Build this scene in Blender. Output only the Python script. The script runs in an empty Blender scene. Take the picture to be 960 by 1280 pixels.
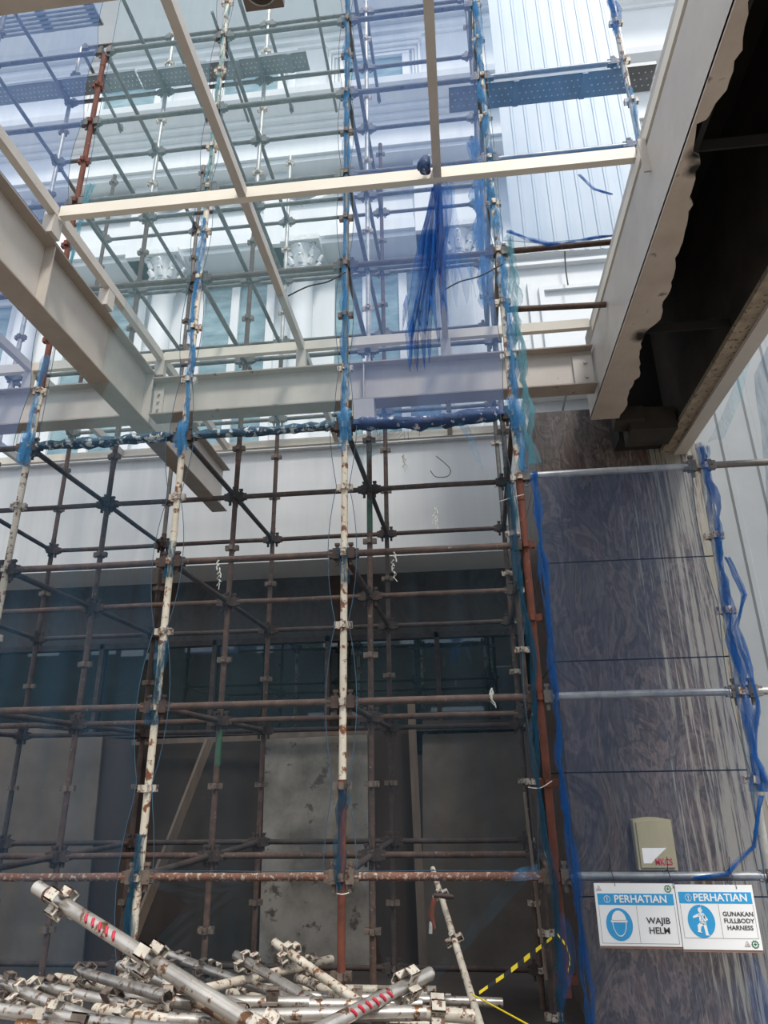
import bpy, bmesh, math, random
from mathutils import Vector, Matrix
random.seed(11)
S = bpy.context.scene
COL = S.collection
PI = math.pi

# ---------------------------------------------------------------- camera
F = 860.9
pitch, yaw, roll = 0.36962, -0.10655, -0.015476
cp, sp, cy_, sy_ = math.cos(pitch), math.sin(pitch), math.cos(yaw), math.sin(yaw)
fwd = Vector((sy_*cp, cy_*cp, sp)); ri = Vector((cy_, -sy_, 0)); up = ri.cross(fwd)
cr, sr = math.cos(roll), math.sin(roll)
ri2 = ri*cr + up*sr; up2 = up*cr - ri*sr
cam = bpy.data.objects.new('camera', bpy.data.cameras.new('camera')); COL.objects.link(cam)
cam.matrix_world = Matrix(((ri2.x, up2.x, -fwd.x, 0), (ri2.y, up2.y, -fwd.y, 0), (ri2.z, up2.z, -fwd.z, 0), (0, 0, 0, 1)))
cam.data.sensor_fit = 'VERTICAL'; cam.data.sensor_height = 36; cam.data.lens = F/1280*36
cam.data.clip_start = 0.05
S.camera = cam

def ray(px, py): return ri2*(px-480) - up2*(py-640) + fwd*F
def at(px, py, d):                      # point at depth y = d
    v = ray(px, py); return v*(d/v.y)
def atz(px, py, z):
    v = ray(px, py); return v*(z/v.z)
def atD(px, py, D):                     # point at distance D along the view axis
    return ray(px, py)*(D/F)
def proj(p):
    p = Vector(p); c = p.dot(fwd)
    if c < .1: return None
    return 480+F*p.dot(ri2)/c, 640-F*p.dot(up2)/c
def seen(a, b, m=25):
    a = Vector(a); b = Vector(b)
    for i in range(9):
        q = proj(a.lerp(b, i/8))
        if q and -m < q[0] < 960+m and -m < q[1] < 1280+m: return True
    return False

# ---------------------------------------------------------------- materials
def rgb(h):
    h = h.lstrip('#'); c = [int(h[i:i+2], 16)/255 for i in (0, 2, 4)]
    return tuple((x/12.92 if x <= .04045 else ((x+.055)/1.055)**2.4) for x in c)+(1,)
def base(name):
    m = bpy.data.materials.new(name); m.use_nodes = True
    nt = m.node_tree; b = nt.nodes['Principled BSDF']
    return m, nt, b
def noise(nt, scale, detail=4, sc=(1, 1, 1), rough=.6, dist=0):
    g = nt.nodes.new('ShaderNodeNewGeometry'); mp = nt.nodes.new('ShaderNodeMapping')
    mp.inputs['Scale'].default_value = sc
    n = nt.nodes.new('ShaderNodeTexNoise'); n.inputs['Scale'].default_value = scale
    n.inputs['Detail'].default_value = detail; n.inputs['Roughness'].default_value = rough
    n.inputs['Distortion'].default_value = dist
    nt.links.new(g.outputs['Position'], mp.inputs['Vector']); nt.links.new(mp.outputs['Vector'], n.inputs['Vector'])
    return n.outputs['Fac']
def ramp(nt, fac, stops, interp='LINEAR'):
    r = nt.nodes.new('ShaderNodeValToRGB'); r.color_ramp.interpolation = interp
    e = r.color_ramp.elements
    while len(e) < len(stops): e.new(.5)
    for i, (p, c) in enumerate(stops):
        e[i].position = p; e[i].color = c if len(c) == 4 else (*c, 1)
    nt.links.new(fac, r.inputs['Fac']); return r.outputs['Color']
def mixc(nt, f, a, b):
    m = nt.nodes.new('ShaderNodeMix'); m.data_type = 'RGBA'
    for k, v in ((0, f), (6, a), (7, b)):
        if isinstance(v, (int, float, tuple)): m.inputs[k].default_value = v
        else: nt.links.new(v, m.inputs[k])
    return m.outputs[2]
def bump(nt, b, fac, s=.3, d=.01):
    n = nt.nodes.new('ShaderNodeBump'); n.inputs['Strength'].default_value = s; n.inputs['Distance'].default_value = d
    nt.links.new(fac, n.inputs['Height']); nt.links.new(n.outputs['Normal'], b.inputs['Normal'])
W0 = (0, 0, 0, 1); W1 = (1, 1, 1, 1)
def mottled(name, c1, c2, scale=6, rough=.7, sc=(1, 1, 1), metal=0, spots=None, spot_t=.62, spot_scale=25, bs=.15, spread=.2):
    m, nt, b = base(name)
    f = noise(nt, scale, 6, sc)
    col = ramp(nt, f, [(.5-spread, rgb(c1)), (.5+spread, rgb(c2))])
    if spots:
        f2 = noise(nt, spot_scale, 5, sc, .65)
        mk = ramp(nt, f2, [(spot_t-.03, W0), (spot_t+.03, W1)])
        col = mixc(nt, mk, col, rgb(spots))
    nt.links.new(col, b.inputs['Base Color']); b.inputs['Roughness'].default_value = rough
    b.inputs['Metallic'].default_value = metal
    bump(nt, b, f, bs)
    return m
M = {}
M['rust_brown'] = mottled('rust_brown', '#3a2c27', '#5d473d', 14, .8, spots='#8a8078', spot_t=.66, spot_scale=40)
M['rust_dark'] = mottled('rust_dark', '#2c2423', '#4a3c38', 10, .8, spots='#73675f', spot_t=.66, spot_scale=45)
M['rust_orange'] = mottled('rust_orange', '#5b4840', '#7a4c3c', 3.5, .8, spots='#a3998e', spot_t=.57, spot_scale=40)
M['rust_red'] = mottled('rust_red', '#4c281f', '#6f3a2a', 9, .8, spots='#9a6a4a', spot_t=.68)
M['steel'] = mottled('aged_steel', '#4d4c4e', '#77736f', 9, .6, metal=.2, spots='#3a2b26', spot_t=.64, spot_scale=24)
M['galv'] = mottled('galvanised', '#8b8d8e', '#b9bab8', 10, .42, metal=.45, spots='#6b5748', spot_t=.66, spot_scale=22)
M['cream'] = mottled('cream_paint_rust', '#b4ab98', '#d6d0c2', 6, .6, spots='#6e4026', spot_t=.55, spot_scale=12)
M['pile'] = mottled('pile_galvanised', '#98928c', '#c4beb7', 7, .3, metal=.65, spots='#6a4a32', spot_t=.585, spot_scale=17)
M['pile_cream'] = mottled('pile_cream', '#a89f90', '#cbc3b5', 9, .45, spots='#6a4022', spot_t=.57, spot_scale=26)
M['pile_dark'] = mottled('pile_rusty', '#6b5a4c', '#99826a', 12, .7, spots='#4a2c1c', spot_t=.57, spot_scale=30)
M['bracket'] = mottled('bracket', '#4b403a', '#77695f', 14, .7, spots='#35241c', spot_t=.6)
M['bracket_pale'] = mottled('bracket_pale', '#a0978a', '#c9c2b6', 14, .6, spots='#5f4030', spot_t=.54, spot_scale=35)
M['white_steel'] = mottled('white_steel_paint', '#b2aba4', '#c0bab3', 3, .5, spots='#8a6a48', spot_t=.72, spot_scale=7)
M['tube_cream'] = mottled('cream_tube_paint', '#d6cfc1', '#dfd8cb', 3, .5, spots='#94663a', spot_t=.73, spot_scale=9)
M['flange'] = mottled('flange_shaded', '#958a80', '#a59a90', 5, .6, spots='#6e5d52', spot_t=.68, spot_scale=10)  # beam paint darkened, the shade on its undersides put into the colour
M['soffit'] = mottled('render_soffit', '#a3958a', '#b8aca2', 3, .8, spots='#71665e', spot_t=.66, spot_scale=6)
def soot(m, pts, rad):
    nt = m.node_tree; b = nt.nodes['Principled BSDF']; src = b.inputs['Base Color'].links[0].from_socket
    g = nt.nodes.new('ShaderNodeNewGeometry'); nz = noise(nt, 9, 4)
    for p, q in zip(pts, rad):
        d = nt.nodes.new('ShaderNodeVectorMath'); d.operation = 'DISTANCE'; d.inputs[1].default_value = p
        nt.links.new(g.outputs['Position'], d.inputs[0])
        ad = nt.nodes.new('ShaderNodeMath'); ad.operation = 'MULTIPLY_ADD'; ad.inputs[1].default_value = q*1.4
        nt.links.new(nz, ad.inputs[0]); nt.links.new(d.outputs['Value'], ad.inputs[2])
        src = mixc(nt, ramp(nt, ad.outputs[0], [(q*1.1, W1), (q*1.9, W0)]), src, rgb('#171412'))
    nt.links.new(src, b.inputs['Base Color'])
soot(M['soffit'], [(1.35, 2.80, 2.97), (1.36, 2.9, 2.97), (1.44, 4.38, 2.97)], [.06, .06, .08])
M['near_black'] = mottled('near_black_matte', '#121110', '#231f1d', 2.5, .95)  # near-black all over with slight random mottling
M['dark_wall'] = mottled('dark_void_wall', '#191715', '#3f3832', 2, .95)  # dark tone, mottled at random
M['rough_concrete'] = mottled('rough_concrete', '#7b6c5e', '#a39684', 9, .95, spots='#4f463d', spot_t=.6, spot_scale=30, bs=.6)
M['concrete'] = mottled('concrete', '#a59b93', '#b5aba2', 4, .9)
M['ground'] = mottled('ground', '#8f8880', '#a09990', 2, .95)
M['facade'] = mottled('white_facade', '#d3d8dc', '#dde1e4', 1.2, .7, bs=.03)
M['fascia'] = mottled('pale_fascia', '#c6c8ca', '#d3d4d5', .9, .7, bs=.03)
M['sheet_shaded'] = mottled('shaded_sheeting', '#868b90', '#989da1', .8, .5, bs=.02)  # white sheeting in a darker copy, its shade put into the colour
M['sheet'] = mottled('white_sheeting', '#a9b5bf', '#b6c1ca', 1.0, .45, bs=.02)
M['timber'] = mottled('weathered_timber', '#5d5148', '#786a5e', 8, .85, sc=(1, 1, .2))
M['board_pale'] = mottled('cement_board_pale', '#66625c', '#97928a', 2.2, .85, spots='#54504b', spot_t=.62, spot_scale=5, spread=.15)
M['board_grey'] = mottled('cement_board_grey', '#58514b', '#6d655e', 2.5, .9, spots='#7a746c', spot_t=.72, spot_scale=8)
M['board_dark'] = mottled('stained_board', '#2e2926', '#413935', 2, .9, spots='#5b3a2a', spot_t=.68, spot_scale=4)
M['board_brown'] = mottled('brown_board', '#352b26', '#443730', 2.5, .85, sc=(1, 1, .3))
M['wrap_blue'] = mottled('wrapped_net', '#13264a', '#1e4274', 14, .7, spots='#b4bcc4', spot_t=.60, spot_scale=15, bs=.8)
M['wrap_grey'] = mottled('wrapped_net_dusty', '#1c2b38', '#2b506e', 9, .8, spots='#b9c0c4', spot_t=.57, spot_scale=17, bs=.9)
M['hem'] = mottled('net_hem', '#27465a', '#355a70', 14, .8)
M['wire'] = mottled('wire', '#24282c', '#3a3d40', 5, .6)
M['wire_white'] = mottled('pale_wire', '#b8b8b0', '#cfcfc8', 5, .6)
M['green'] = mottled('green_paint', '#2c4a3a', '#37604a', 12, .6, spots='#3a2b26', spot_t=.64)
M['white_plastic'] = mottled('sign_white', '#eef0f2', '#f4f5f7', 3, .35, bs=0)
M['sign_blue'] = mottled('sign_blue', '#2f9bd6', '#37a3dd', 3, .35, bs=0)
M['ink'] = mottled('sign_ink', '#3b3a3d', '#45444a', 3, .5, bs=0)
M['sign_edge'] = mottled('sign_edge', '#8a6a5e', '#9a7a6c', 9, .7)
M['sign_green'] = mottled('sign_green', '#14704a', '#1a7c52', 3, .5, bs=0)
M['red_ink'] = mottled('red_marking', '#a81f34', '#c52a44', 9, .6, bs=0)
M['yellow'] = mottled('tape_yellow', '#e0c512', '#ecd52a', 3, .5, bs=0)
M['black'] = mottled('tape_black', '#121214', '#1c1c1f', 3, .5, bs=0)
M['box_plastic'] = mottled('yellowed_plastic', '#9f987a', '#ada689', 4, .35, bs=.02)
M['lamp_metal'] = mottled('lamp_housing', '#5f544d', '#73675f', 5, .6)
M['lamp_glass'] = mottled('lamp_glass', '#23262a', '#2e3237', 3, .15, bs=0)
M['plank'] = mottled('perforated_plank', '#6b7176', '#858b8f', 8, .5, metal=.2)
M['plank_hole_daylight'] = mottled('plank_hole_daylight', '#e6ecf0', '#f0f4f6', 3, .7, bs=0)  # near-white colour stands in for daylight through the holes
M['plaster_orn'] = mottled('ornament_plaster', '#c2c8cb', '#e2e5e7', 22, .8, bs=.9)

def mat_glass():
    m, nt, b = base('dark_glazing')
    f = noise(nt, 1.6, 5, (1, 1, 2))
    nt.links.new(ramp(nt, f, [(.3, rgb('#141d1f')), (.7, rgb('#26302f'))]), b.inputs['Base Color'])
    b.inputs['Roughness'].default_value = .02
    b.inputs['IOR'].default_value = 2.4
    return m
M['glazing'] = mat_glass()
def mat_window():
    m, nt, b = base('window_pane')
    f = noise(nt, 2.2, 3, (1, 1, 3))
    nt.links.new(ramp(nt, f, [(.3, rgb('#5f7f8c')), (.7, rgb('#8fa9b0'))]), b.inputs['Base Color'])
    b.inputs['Roughness'].default_value = .12
    return m
M['window'] = mat_window()
def mat_granite():
    m, nt, b = base('veined_granite')
    v = noise(nt, 1.5, 7, (1.5, 1.5, .7), .62, 2.2)
    col = ramp(nt, v, [(.30, rgb('#4f4845')), (.42, rgb('#625956')), (.48, rgb('#433c3a')), (.54, rgb('#766861')), (.60, rgb('#504845')), (.72, rgb('#75594e'))])
    fine = noise(nt, 16, 6, (2.2, 2.2, .5), .7, .5)
    col = mixc(nt, ramp(nt, fine, [(.40, (.45,.45,.45,1)), (.62, W0)]), col, rgb('#2c2a2d'))
    gr = noise(nt, 6, 6, (3, 3, .35), .6, 1.6)
    col = mixc(nt, ramp(nt, gr, [(.55, W0), (.60, (.35,.35,.35,1)), (.64, W0)]), col, rgb('#857c77'))
    # run-down cement stains, heavier towards the right of the pillar
    st = noise(nt, 7, 4, (3.6, .0, .12), .75, .25)
    g = nt.nodes.new('ShaderNodeNewGeometry'); sx = nt.nodes.new('ShaderNodeSeparateXYZ')
    nt.links.new(g.outputs['Position'], sx.inputs[0])
    mr = nt.nodes.new('ShaderNodeMapRange'); mr.inputs[1].default_value = 1.35; mr.inputs[2].default_value = 2.2
    mr.inputs[3].default_value = -.16; mr.inputs[4].default_value = .075
    nt.links.new(sx.outputs[0], mr.inputs[0])
    ad = nt.nodes.new('ShaderNodeMath'); ad.operation = 'ADD'
    nt.links.new(st, ad.inputs[0]); nt.links.new(mr.outputs[0], ad.inputs[1])
    col = mixc(nt, ramp(nt, ad.outputs[0], [(.50, W0), (.58, (.75,.75,.75,1))]), col, rgb('#9d9a90'))
    nt.links.new(col, b.inputs['Base Color']); b.inputs['Roughness'].default_value = .38
    bump(nt, b, v, .05)
    return m
M['granite'] = mat_granite()
def mat_band():
    m, nt, b = base('dark_granite_band')
    v = noise(nt, 2.2, 7, (1.4, 1.4, .8), .62, 2.0)
    nt.links.new(ramp(nt, v, [(.3, rgb('#2b2624')), (.5, rgb('#453b36')), (.7, rgb('#352e2b'))]), b.inputs['Base Color'])
    b.inputs['Roughness'].default_value = .55
    return m
M['granite_dark'] = mat_band()
def mat_net(name, c, alpha, var=.12, transl=.5, sc=(6, 6, .5)):
    m = bpy.data.materials.new(name); m.use_nodes = True; nt = m.node_tree
    nt.nodes.clear()
    o = nt.nodes.new('ShaderNodeOutputMaterial'); mx = nt.nodes.new('ShaderNodeMixShader')
    t = nt.nodes.new('ShaderNodeBsdfTransparent'); d = nt.nodes.new('ShaderNodeBsdfDiffuse'); tl = nt.nodes.new('ShaderNodeBsdfTranslucent')
    m2 = nt.nodes.new('ShaderNodeMixShader'); m2.inputs[0].default_value = transl
    d.inputs[0].default_value = rgb(c); tl.inputs[0].default_value = rgb(c)
    f = noise(nt, 1.2, 4, sc)
    mr = nt.nodes.new('ShaderNodeMapRange'); mr.inputs[1].default_value = .3; mr.inputs[2].default_value = .7
    mr.inputs[3].default_value = max(0, alpha-var); mr.inputs[4].default_value = min(1, alpha+var)
    nt.links.new(f, mr.inputs[0]); nt.links.new(mr.outputs[0], mx.inputs[0])
    nt.links.new(d.outputs[0], m2.inputs[1]); nt.links.new(tl.outputs[0], m2.inputs[2])
    nt.links.new(t.outputs[0], mx.inputs[1]); nt.links.new(m2.outputs[0], mx.inputs[2]); nt.links.new(mx.outputs[0], o.inputs[0])
    return m
M['net_violet'] = mat_net('net_violet_blue', '#7ba0dc', .30, .05)
M['net_teal'] = mat_net('net_pale_teal', '#a4ccd6', .19, .04)
M['net_low'] = mat_net('net_lower', '#4f7488', .08, .05)
M['net_left'] = mat_net('net_lower_left', '#4a7c9e', .15, .08)
M['net_clear'] = mat_net('net_thin_blue', '#4a9ce4', .22, .05)
M['net_right'] = mat_net('net_right_bay', '#5c7eac', .22, .07)
M['net_blue'] = mat_net('net_bright_blue', '#3474ba', .28, .2, .5, (9, 9, 1.2))
M['net_bunch'] = mat_net('net_bunched_blue', '#2c6fbe', .50, .28, .5, (9, 9, 1.2))
M['net_dim'] = mat_net('net_gathered_dim', '#34647e', .3, .2, .5, (14, 14, 3))
M['net_gather'] = mat_net('net_gathered', '#62a4d2', .30, .2, .5, (14, 14, 3))
M['net_gather_teal'] = mat_net('net_gathered_teal', '#74b0bf', .26, .18, .5, (14, 14, 3))

# ---------------------------------------------------------------- mesh builder
class MB:
    def __init__(s): s.v = []; s.f = []; s.m = []; s.sm = []
    def add(s, vs, fs, mi=0, smooth=False):
        o = len(s.v); s.v += [tuple(v) for v in vs]
        for f in fs: s.f.append([i+o for i in f]); s.m.append(mi); s.sm.append(smooth)
        return s
    def box(s, a, b, mi=0, mat=None):
        x0, y0, z0 = a; x1, y1, z1 = b
        vs = [Vector(p) for p in ((x0,y0,z0),(x1,y0,z0),(x1,y1,z0),(x0,y1,z0),(x0,y0,z1),(x1,y0,z1),(x1,y1,z1),(x0,y1,z1))]
        if mat: vs = [mat @ v for v in vs]
        return s.add(vs, [(0,3,2,1),(4,5,6,7),(0,1,5,4),(1,2,6,5),(2,3,7,6),(3,0,4,7)], mi)
    def path(s, pts, rs, n=10, mi=0, caps=True, hollow=0, jit=0):
        pts = [Vector(p) for p in pts]
        if isinstance(rs, (int, float)): rs = [rs]*len(pts)
        rings = []
        for i, p in enumerate(pts):
            t = (pts[min(i+1, len(pts)-1)]-pts[max(i-1, 0)]).normalized()
            a = Vector((0, 0, 1)) if abs(t.z) < .9 else Vector((0, 1, 0))
            u = t.cross(a).normalized(); w = t.cross(u)
            rings.append([p+(u*math.cos(2*PI*k/n)+w*math.sin(2*PI*k/n))*rs[i]*(1+random.uniform(-jit, jit)) for k in range(n)])
        vs = [q for r in rings for q in r]; fs = []
        for i in range(len(pts)-1):
            for k in range(n):
                k2 = (k+1) % n; fs.append((i*n+k, i*n+k2, (i+1)*n+k2, (i+1)*n+k))
        s.add(vs, fs, mi, True)
        if caps and not hollow:
            s.add(rings[0], [tuple(range(n))], mi); s.add(rings[-1], [tuple(reversed(range(n)))], mi)
        if hollow:
            for e, (i, sg) in enumerate(((0, 1), (len(pts)-1, -1))):
                t = (pts[1]-pts[0]).normalized() if i == 0 else (pts[-1]-pts[-2]).normalized()*-1
                c = pts[i]; r0 = rings[i]; r1 = [c+(q-c)*hollow for q in r0]; r2 = [q+t*.08 for q in r1]
                vv = r0+r1+r2; ff = []
                for k in range(n):
                    k2 = (k+1) % n
                    ff.append((k, k2, n+k2, n+k)); ff.append((n+k, n+k2, 2*n+k2, 2*n+k))
                ff.append(tuple(range(2*n, 3*n)))
                s.add(vv, ff, mi)
        return s
    def tube(s, a, b, r, n=10, mi=0, hollow=0): return s.path([a, b], r, n, mi, True, hollow)
    def prism(s, poly, x0, x1, mi=0):          # poly in (y,z), extruded along x
        n = len(poly); vs = [(x0, y, z) for y, z in poly]+[(x1, y, z) for y, z in poly]
        fs = [(i, (i+1) % n, n+(i+1) % n, n+i) for i in range(n)]+[tuple(reversed(range(n))), tuple(range(n, 2*n))]
        return s.add(vs, fs, mi)
    def plate(s, poly, y0, y1, mi=0):          # poly in (x,z), extruded along y
        n = len(poly); vs = [(x, y0, z) for x, z in poly]+[(x, y1, z) for x, z in poly]
        fs = [(i, n+i, n+(i+1) % n, (i+1) % n) for i in range(n)]+[tuple(range(n)), tuple(reversed(range(n, 2*n)))]
        return s.add(vs, fs, mi)
    def slab(s, poly, z0, z1, mi=0):           # poly in (x,y), extruded along z
        n = len(poly); vs = [(x, y, z0) for x, y in poly]+[(x, y, z1) for x, y in poly]
        fs = [(i, (i+1) % n, n+(i+1) % n, n+i) for i in range(n)]+[tuple(reversed(range(n))), tuple(range(n, 2*n))]
        return s.add(vs, fs, mi)
    def build(s, name, mats, parent=None, off=None):
        me = bpy.data.meshes.new(name)
        vs = s.v if off is None else [tuple(Vector(v)-Vector(off)) for v in s.v]
        me.from_pydata(vs, [], s.f)
        for m in (mats if isinstance(mats, list) else [mats]): me.materials.append(m)
        me.polygons.foreach_set('material_index', s.m); me.polygons.foreach_set('use_smooth', s.sm)
        bm = bmesh.new(); bm.from_mesh(me); bmesh.ops.recalc_face_normals(bm, faces=bm.faces); bm.to_mesh(me); bm.free()
        o = bpy.data.objects.new(name, me); COL.objects.link(o)
        if parent: o.parent = parent
        if off is not None and not parent: o.location = off
        return o
def tag(o, label, cat, group=None, kind=None):
    o['label'] = label; o['category'] = cat
    if group: o['group'] = group
    if kind: o['kind'] = kind
    return o
def empty(name, loc, label, cat, group=None):
    o = bpy.data.objects.new(name, None); COL.objects.link(o); o.location = loc; o.empty_display_size = .05
    return tag(o, label, cat, group)
def struct(mb, name, mats):
    o = mb.build(name, mats); o['kind'] = 'structure'; return o
def share(mesh, name, parent, matrix):
    o = bpy.data.objects.new(name, mesh); COL.objects.link(o); o.parent = parent; o.matrix_local = matrix; return o
def frame(p, axis, twist=0):
    ax = Vector(axis).normalized(); q = Vector((0, 0, 1)).rotation_difference(ax)
    return Matrix.Translation(p) @ q.to_matrix().to_4x4() @ Matrix.Rotation(twist, 4, 'Z')
R = .0242
# four folded lugs pressed round a standard, at local origin, axis z
def lug_mesh(name, dirs, m):
    mb = MB()
    for k in dirs:
        rt = Matrix.Rotation(k*PI/2, 4, 'Z')
        e = .036 if k % 2 == 0 else .022
        mb.box((R-.004, -.019, -.022), (R+e, -.015, .022), 0, rt)
        mb.box((R-.004, .015, -.022), (R+e, .019, .022), 0, rt)
        mb.box((R+e-.004, -.019, -.022), (R+e, .019, .022), 0, rt)
    me_o = mb.build(name, m); me = me_o.data; bpy.data.objects.remove(me_o); return me
LUG = {k: lug_mesh('wedge_bracket', (0, 1, 2, 3), M[m]) for k, m in (('dark', 'bracket'), ('pale', 'bracket_pale'), ('rust', 'rust_red'))}
# captive wedge clamp at ledger end, local +x runs along the ledger away from the standard
def clamp_mesh(m):
    mb = MB()
    mb.box((-.030, -.026, -.038), (.022, .026, .038))
    mb.box((-.018, -.008, -.082), (.004, .008, .078))
    mb.box((-.024, -.012, .060), (.010, .012, .078))
    mb.box((.02, -.02, -.03), (.05, .02, .03))
    o = mb.build('wedge_clamp', m); me = o.data; bpy.data.objects.remove(o); return me
CLAMP = {'dark': clamp_mesh(M['rust_dark']), 'brown': clamp_mesh(M['bracket']), 'galv': clamp_mesh(M['steel'])}

# ---------------------------------------------------------------- setting: ground and building
GZ = -1.85
struct(MB().box((-30, -14, GZ-.2), (30, 20, GZ)), 'floor', M['ground'])
struct(MB().box((-12, 3.7, GZ), (8, 9.1, GZ+.03)), 'floor_inner', M['board_dark'])
D = 9.5
def band(name, poly, x0, x1, m): return struct(MB().prism(poly, x0, x1), name, m)
# main upper wall with window openings left as recessed panes
X0, X1 = -9.5, 5.2
wall = MB()
wall.box((X0, D, 4.0), (X1, D+.3, 17))
struct(wall, 'wall_back', M['facade'])
n_ = [0]
def trim(poly, x0=X0, x1=X1, m='facade'):
    n_[0] += 1; return band('trim_%d' % n_[0], poly, x0, x1, M[m])
# cornice over the columns
trim([(D, 10.0), (8.74, 10.0), (8.74, 10.10), (8.68, 10.10), (8.68, 10.2), (8.84, 10.26), (8.84, 10.88), (8.76, 10.88), (8.76, 10.96), (8.66, 10.96), (8.66, 11.04), (8.58, 11.05), (8.46, 11.12), (8.38, 11.22), (8.36, 11.34), (D, 11.4)])
# top cornice
trim([(D, 13.92), (D-.05, 13.92), (D-.05, 14.0), (D-.12, 14.02), (D-.12, 14.10), (D, 14.14)])
trim([(D, 14.36), (9.40, 14.36), (9.40, 14.44), (9.30, 14.44), (9.30, 14.56), (9.0, 14.66), (8.5, 14.7), (8.5, 15.1), (8.42, 15.1), (8.42, 15.4), (D, 15.5)])
# entablature carried by the columns
EX1 = .62
trim([(D, 8.42), (9.02, 8.42), (9.02, 8.52), (8.95, 8.52), (8.95, 8.74), (9.0, 8.78), (9.0, 9.28), (8.94, 9.28), (8.94, 9.34), (D, 9.36)], X0, EX1+.15)
# plinth blocks between the pediments
for i, x in enumerate((-7.55, -5.1, -2.76, -.0)):
    pass
COLX = [-7.1, -4.69, -2.28, .32]
for x in COLX:
    if x < -8: continue
    n_[0] += 1
    struct(MB().box((x-.42-.26, 8.93, 8.42), (x-.42+.16, D, 10.0)), 'trim_%d' % n_[0], M['facade'])
def pediment(cx, hw):
    mb = MB()
    for k, (o, pr) in enumerate(((0, .52), (.12, .44), (.22, .36))):
        for s in (-1, 1):
            a = (cx+s*(hw-o*1.2), 9.28+o*.3); b = (cx, 9.28+.62-o)
            p = [(a[0], a[1]-.04), (b[0], b[1]-.05), (b[0], b[1]+.05), (a[0], a[1]+.05)]
            mb.plate(p, D-pr, D)
    n_[0] += 1
    struct(mb, 'trim_%d' % n_[0], M['facade'])
pediment(-1.0, 1.28); pediment(-3.5, 1.15); pediment(-5.95, 1.15)
# columns
for i, x in enumerate(COLX):
    nm = ['leftmost', 'left', 'middle', 'right'][i]
    c = empty('column', (x, 9.12, 4.3), 'round white %s column of the upper facade with carved capital' % nm if i else 'round white column at the far left end of the upper facade', 'column', 'white columns of the facade')
    pts = []; rs = []
    for z, r in ((4.3, .26), (4.42, .26), (4.44, .22), (4.5, .2), (5.5, .195), (7.0, .18), (7.78, .172), (7.8, .2), (7.84, .205), (7.88, .18), (7.95, .175)):
        pts.append((0, 0, z-4.3)); rs.append(r)
    MB().path(pts, rs, 28).build('shaft', M['facade'], c)
    cap = MB().path([(0, 0, 3.63), (0, 0, 3.8), (0, 0, 3.95), (0, 0, 4.02)], [.19, .22, .27, .3], 20)
    for k in range(8):
        a = k*PI/4; ca, sa = math.cos(a), math.sin(a)
        for zz, rr in ((3.68, .2), (3.83, .24)):
            cap.path([(ca*rr, sa*rr, zz), (ca*(rr+.05), sa*(rr+.05), zz+.08), (ca*(rr+.08), sa*(rr+.08), zz+.12), (ca*(rr+.1), sa*(rr+.1), zz+.09)], [.05, .045, .03, .015], 6)
    for k in range(4):
        a = PI/4+k*PI/2; ca, sa = math.cos(a), math.sin(a)
        cap.path([(ca*.26, sa*.26, 4.0), (ca*.34, sa*.34, 4.02), (ca*.35, sa*.35, 3.94), (ca*.30, sa*.30, 3.93)], .035, 6)
    cap.box((-.33, -.33, 4.03), (.33, .33, 4.13))
    cap.build('capital', M['plaster_orn'], c)
# pilaster strip behind each column
for x in COLX:
    n_[0] += 1
    struct(MB().box((x-.36, D-.08, 4.0), (x+.36, D, 8.42)), 'trim_%d' % n_[0], M['facade'])
# windows
wn = [0]
def window(x0, x1, z0, z1, cols, m='window', y=D):
    wn[0] += 1
    fr = MB(); w = .07
    fr.box((x0-w, y-.09, z1), (x1+w, y, z1+w)); fr.box((x0-w, y-.09, z0-w), (x1+w, y, z0))
    for k in range(cols+1):
        xx = x0+(x1-x0)*k/cols; fr.box((xx-w, y-.085, z0), (xx+w, y, z1))
    o = fr.build('window_%d' % wn[0], M['facade']); o['kind'] = 'structure'
    for k in range(cols):
        a = x0+(x1-x0)*k/cols+w; b = x0+(x1-x0)*(k+1)/cols-w
        MB().box((a, y-.03, z0), (b, y-.02, z1)).build('pane', M[m], o)
window(-1.86, -.02, 4.45, 8.05, 3)
window(-4.15, -2.9, 4.45, 8.05, 2)
window(-6.6, -5.2, 4.45, 8.05, 2)
window(-8.9, -7.6, 4.45, 8.05, 2)
for i, cx in enumerate((-1.06, -3.55, -6.1)):
    window(cx-.62, cx+.62, 11.7, 13.36, 1)
    n_[0] += 1
    t_ = MB()
    for k, (o, pr) in enumerate(((0, .18), (.09, .13), (.18, .08))):
        w = .95-k*.06
        t_.box((cx-w, D-pr, 13.66-o), (cx+w, D, 13.74-o))
        t_.box((cx-w+.04, D-pr*.6, 11.4), (cx-w+.09, D, 13.66-o)); t_.box((cx+w-.09, D-pr*.6, 11.4), (cx+w-.04, D, 13.66-o))
    struct(t_, 'trim_%d' % n_[0], M['facade'])
# right-hand wall panel with mouldings
tr = MB()
tr.prism([(D, 7.92), (D-.1, 7.92), (D-.1, 7.98), (D-.04, 8.0), (D-.04, 8.08), (D-.16, 8.1), (D-.16, 8.2), (D, 8.22)], .9, X1)
n_[0] += 1; struct(tr, 'trim_%d' % n_[0], M['facade'])
tr = MB()
for a, b in (((1.6, 7.42), (3.6, 7.50)), ((1.6, 5.0), (1.68, 7.42)), ((3.52, 5.0), (3.6, 7.42)), ((1.42, 5.0), (1.5, 7.6))):
    tr.box((a[0], D-.06, a[1]), (b[0], D, b[1]))
n_[0] += 1; struct(tr, 'trim_%d' % n_[0], M['facade'])
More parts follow.
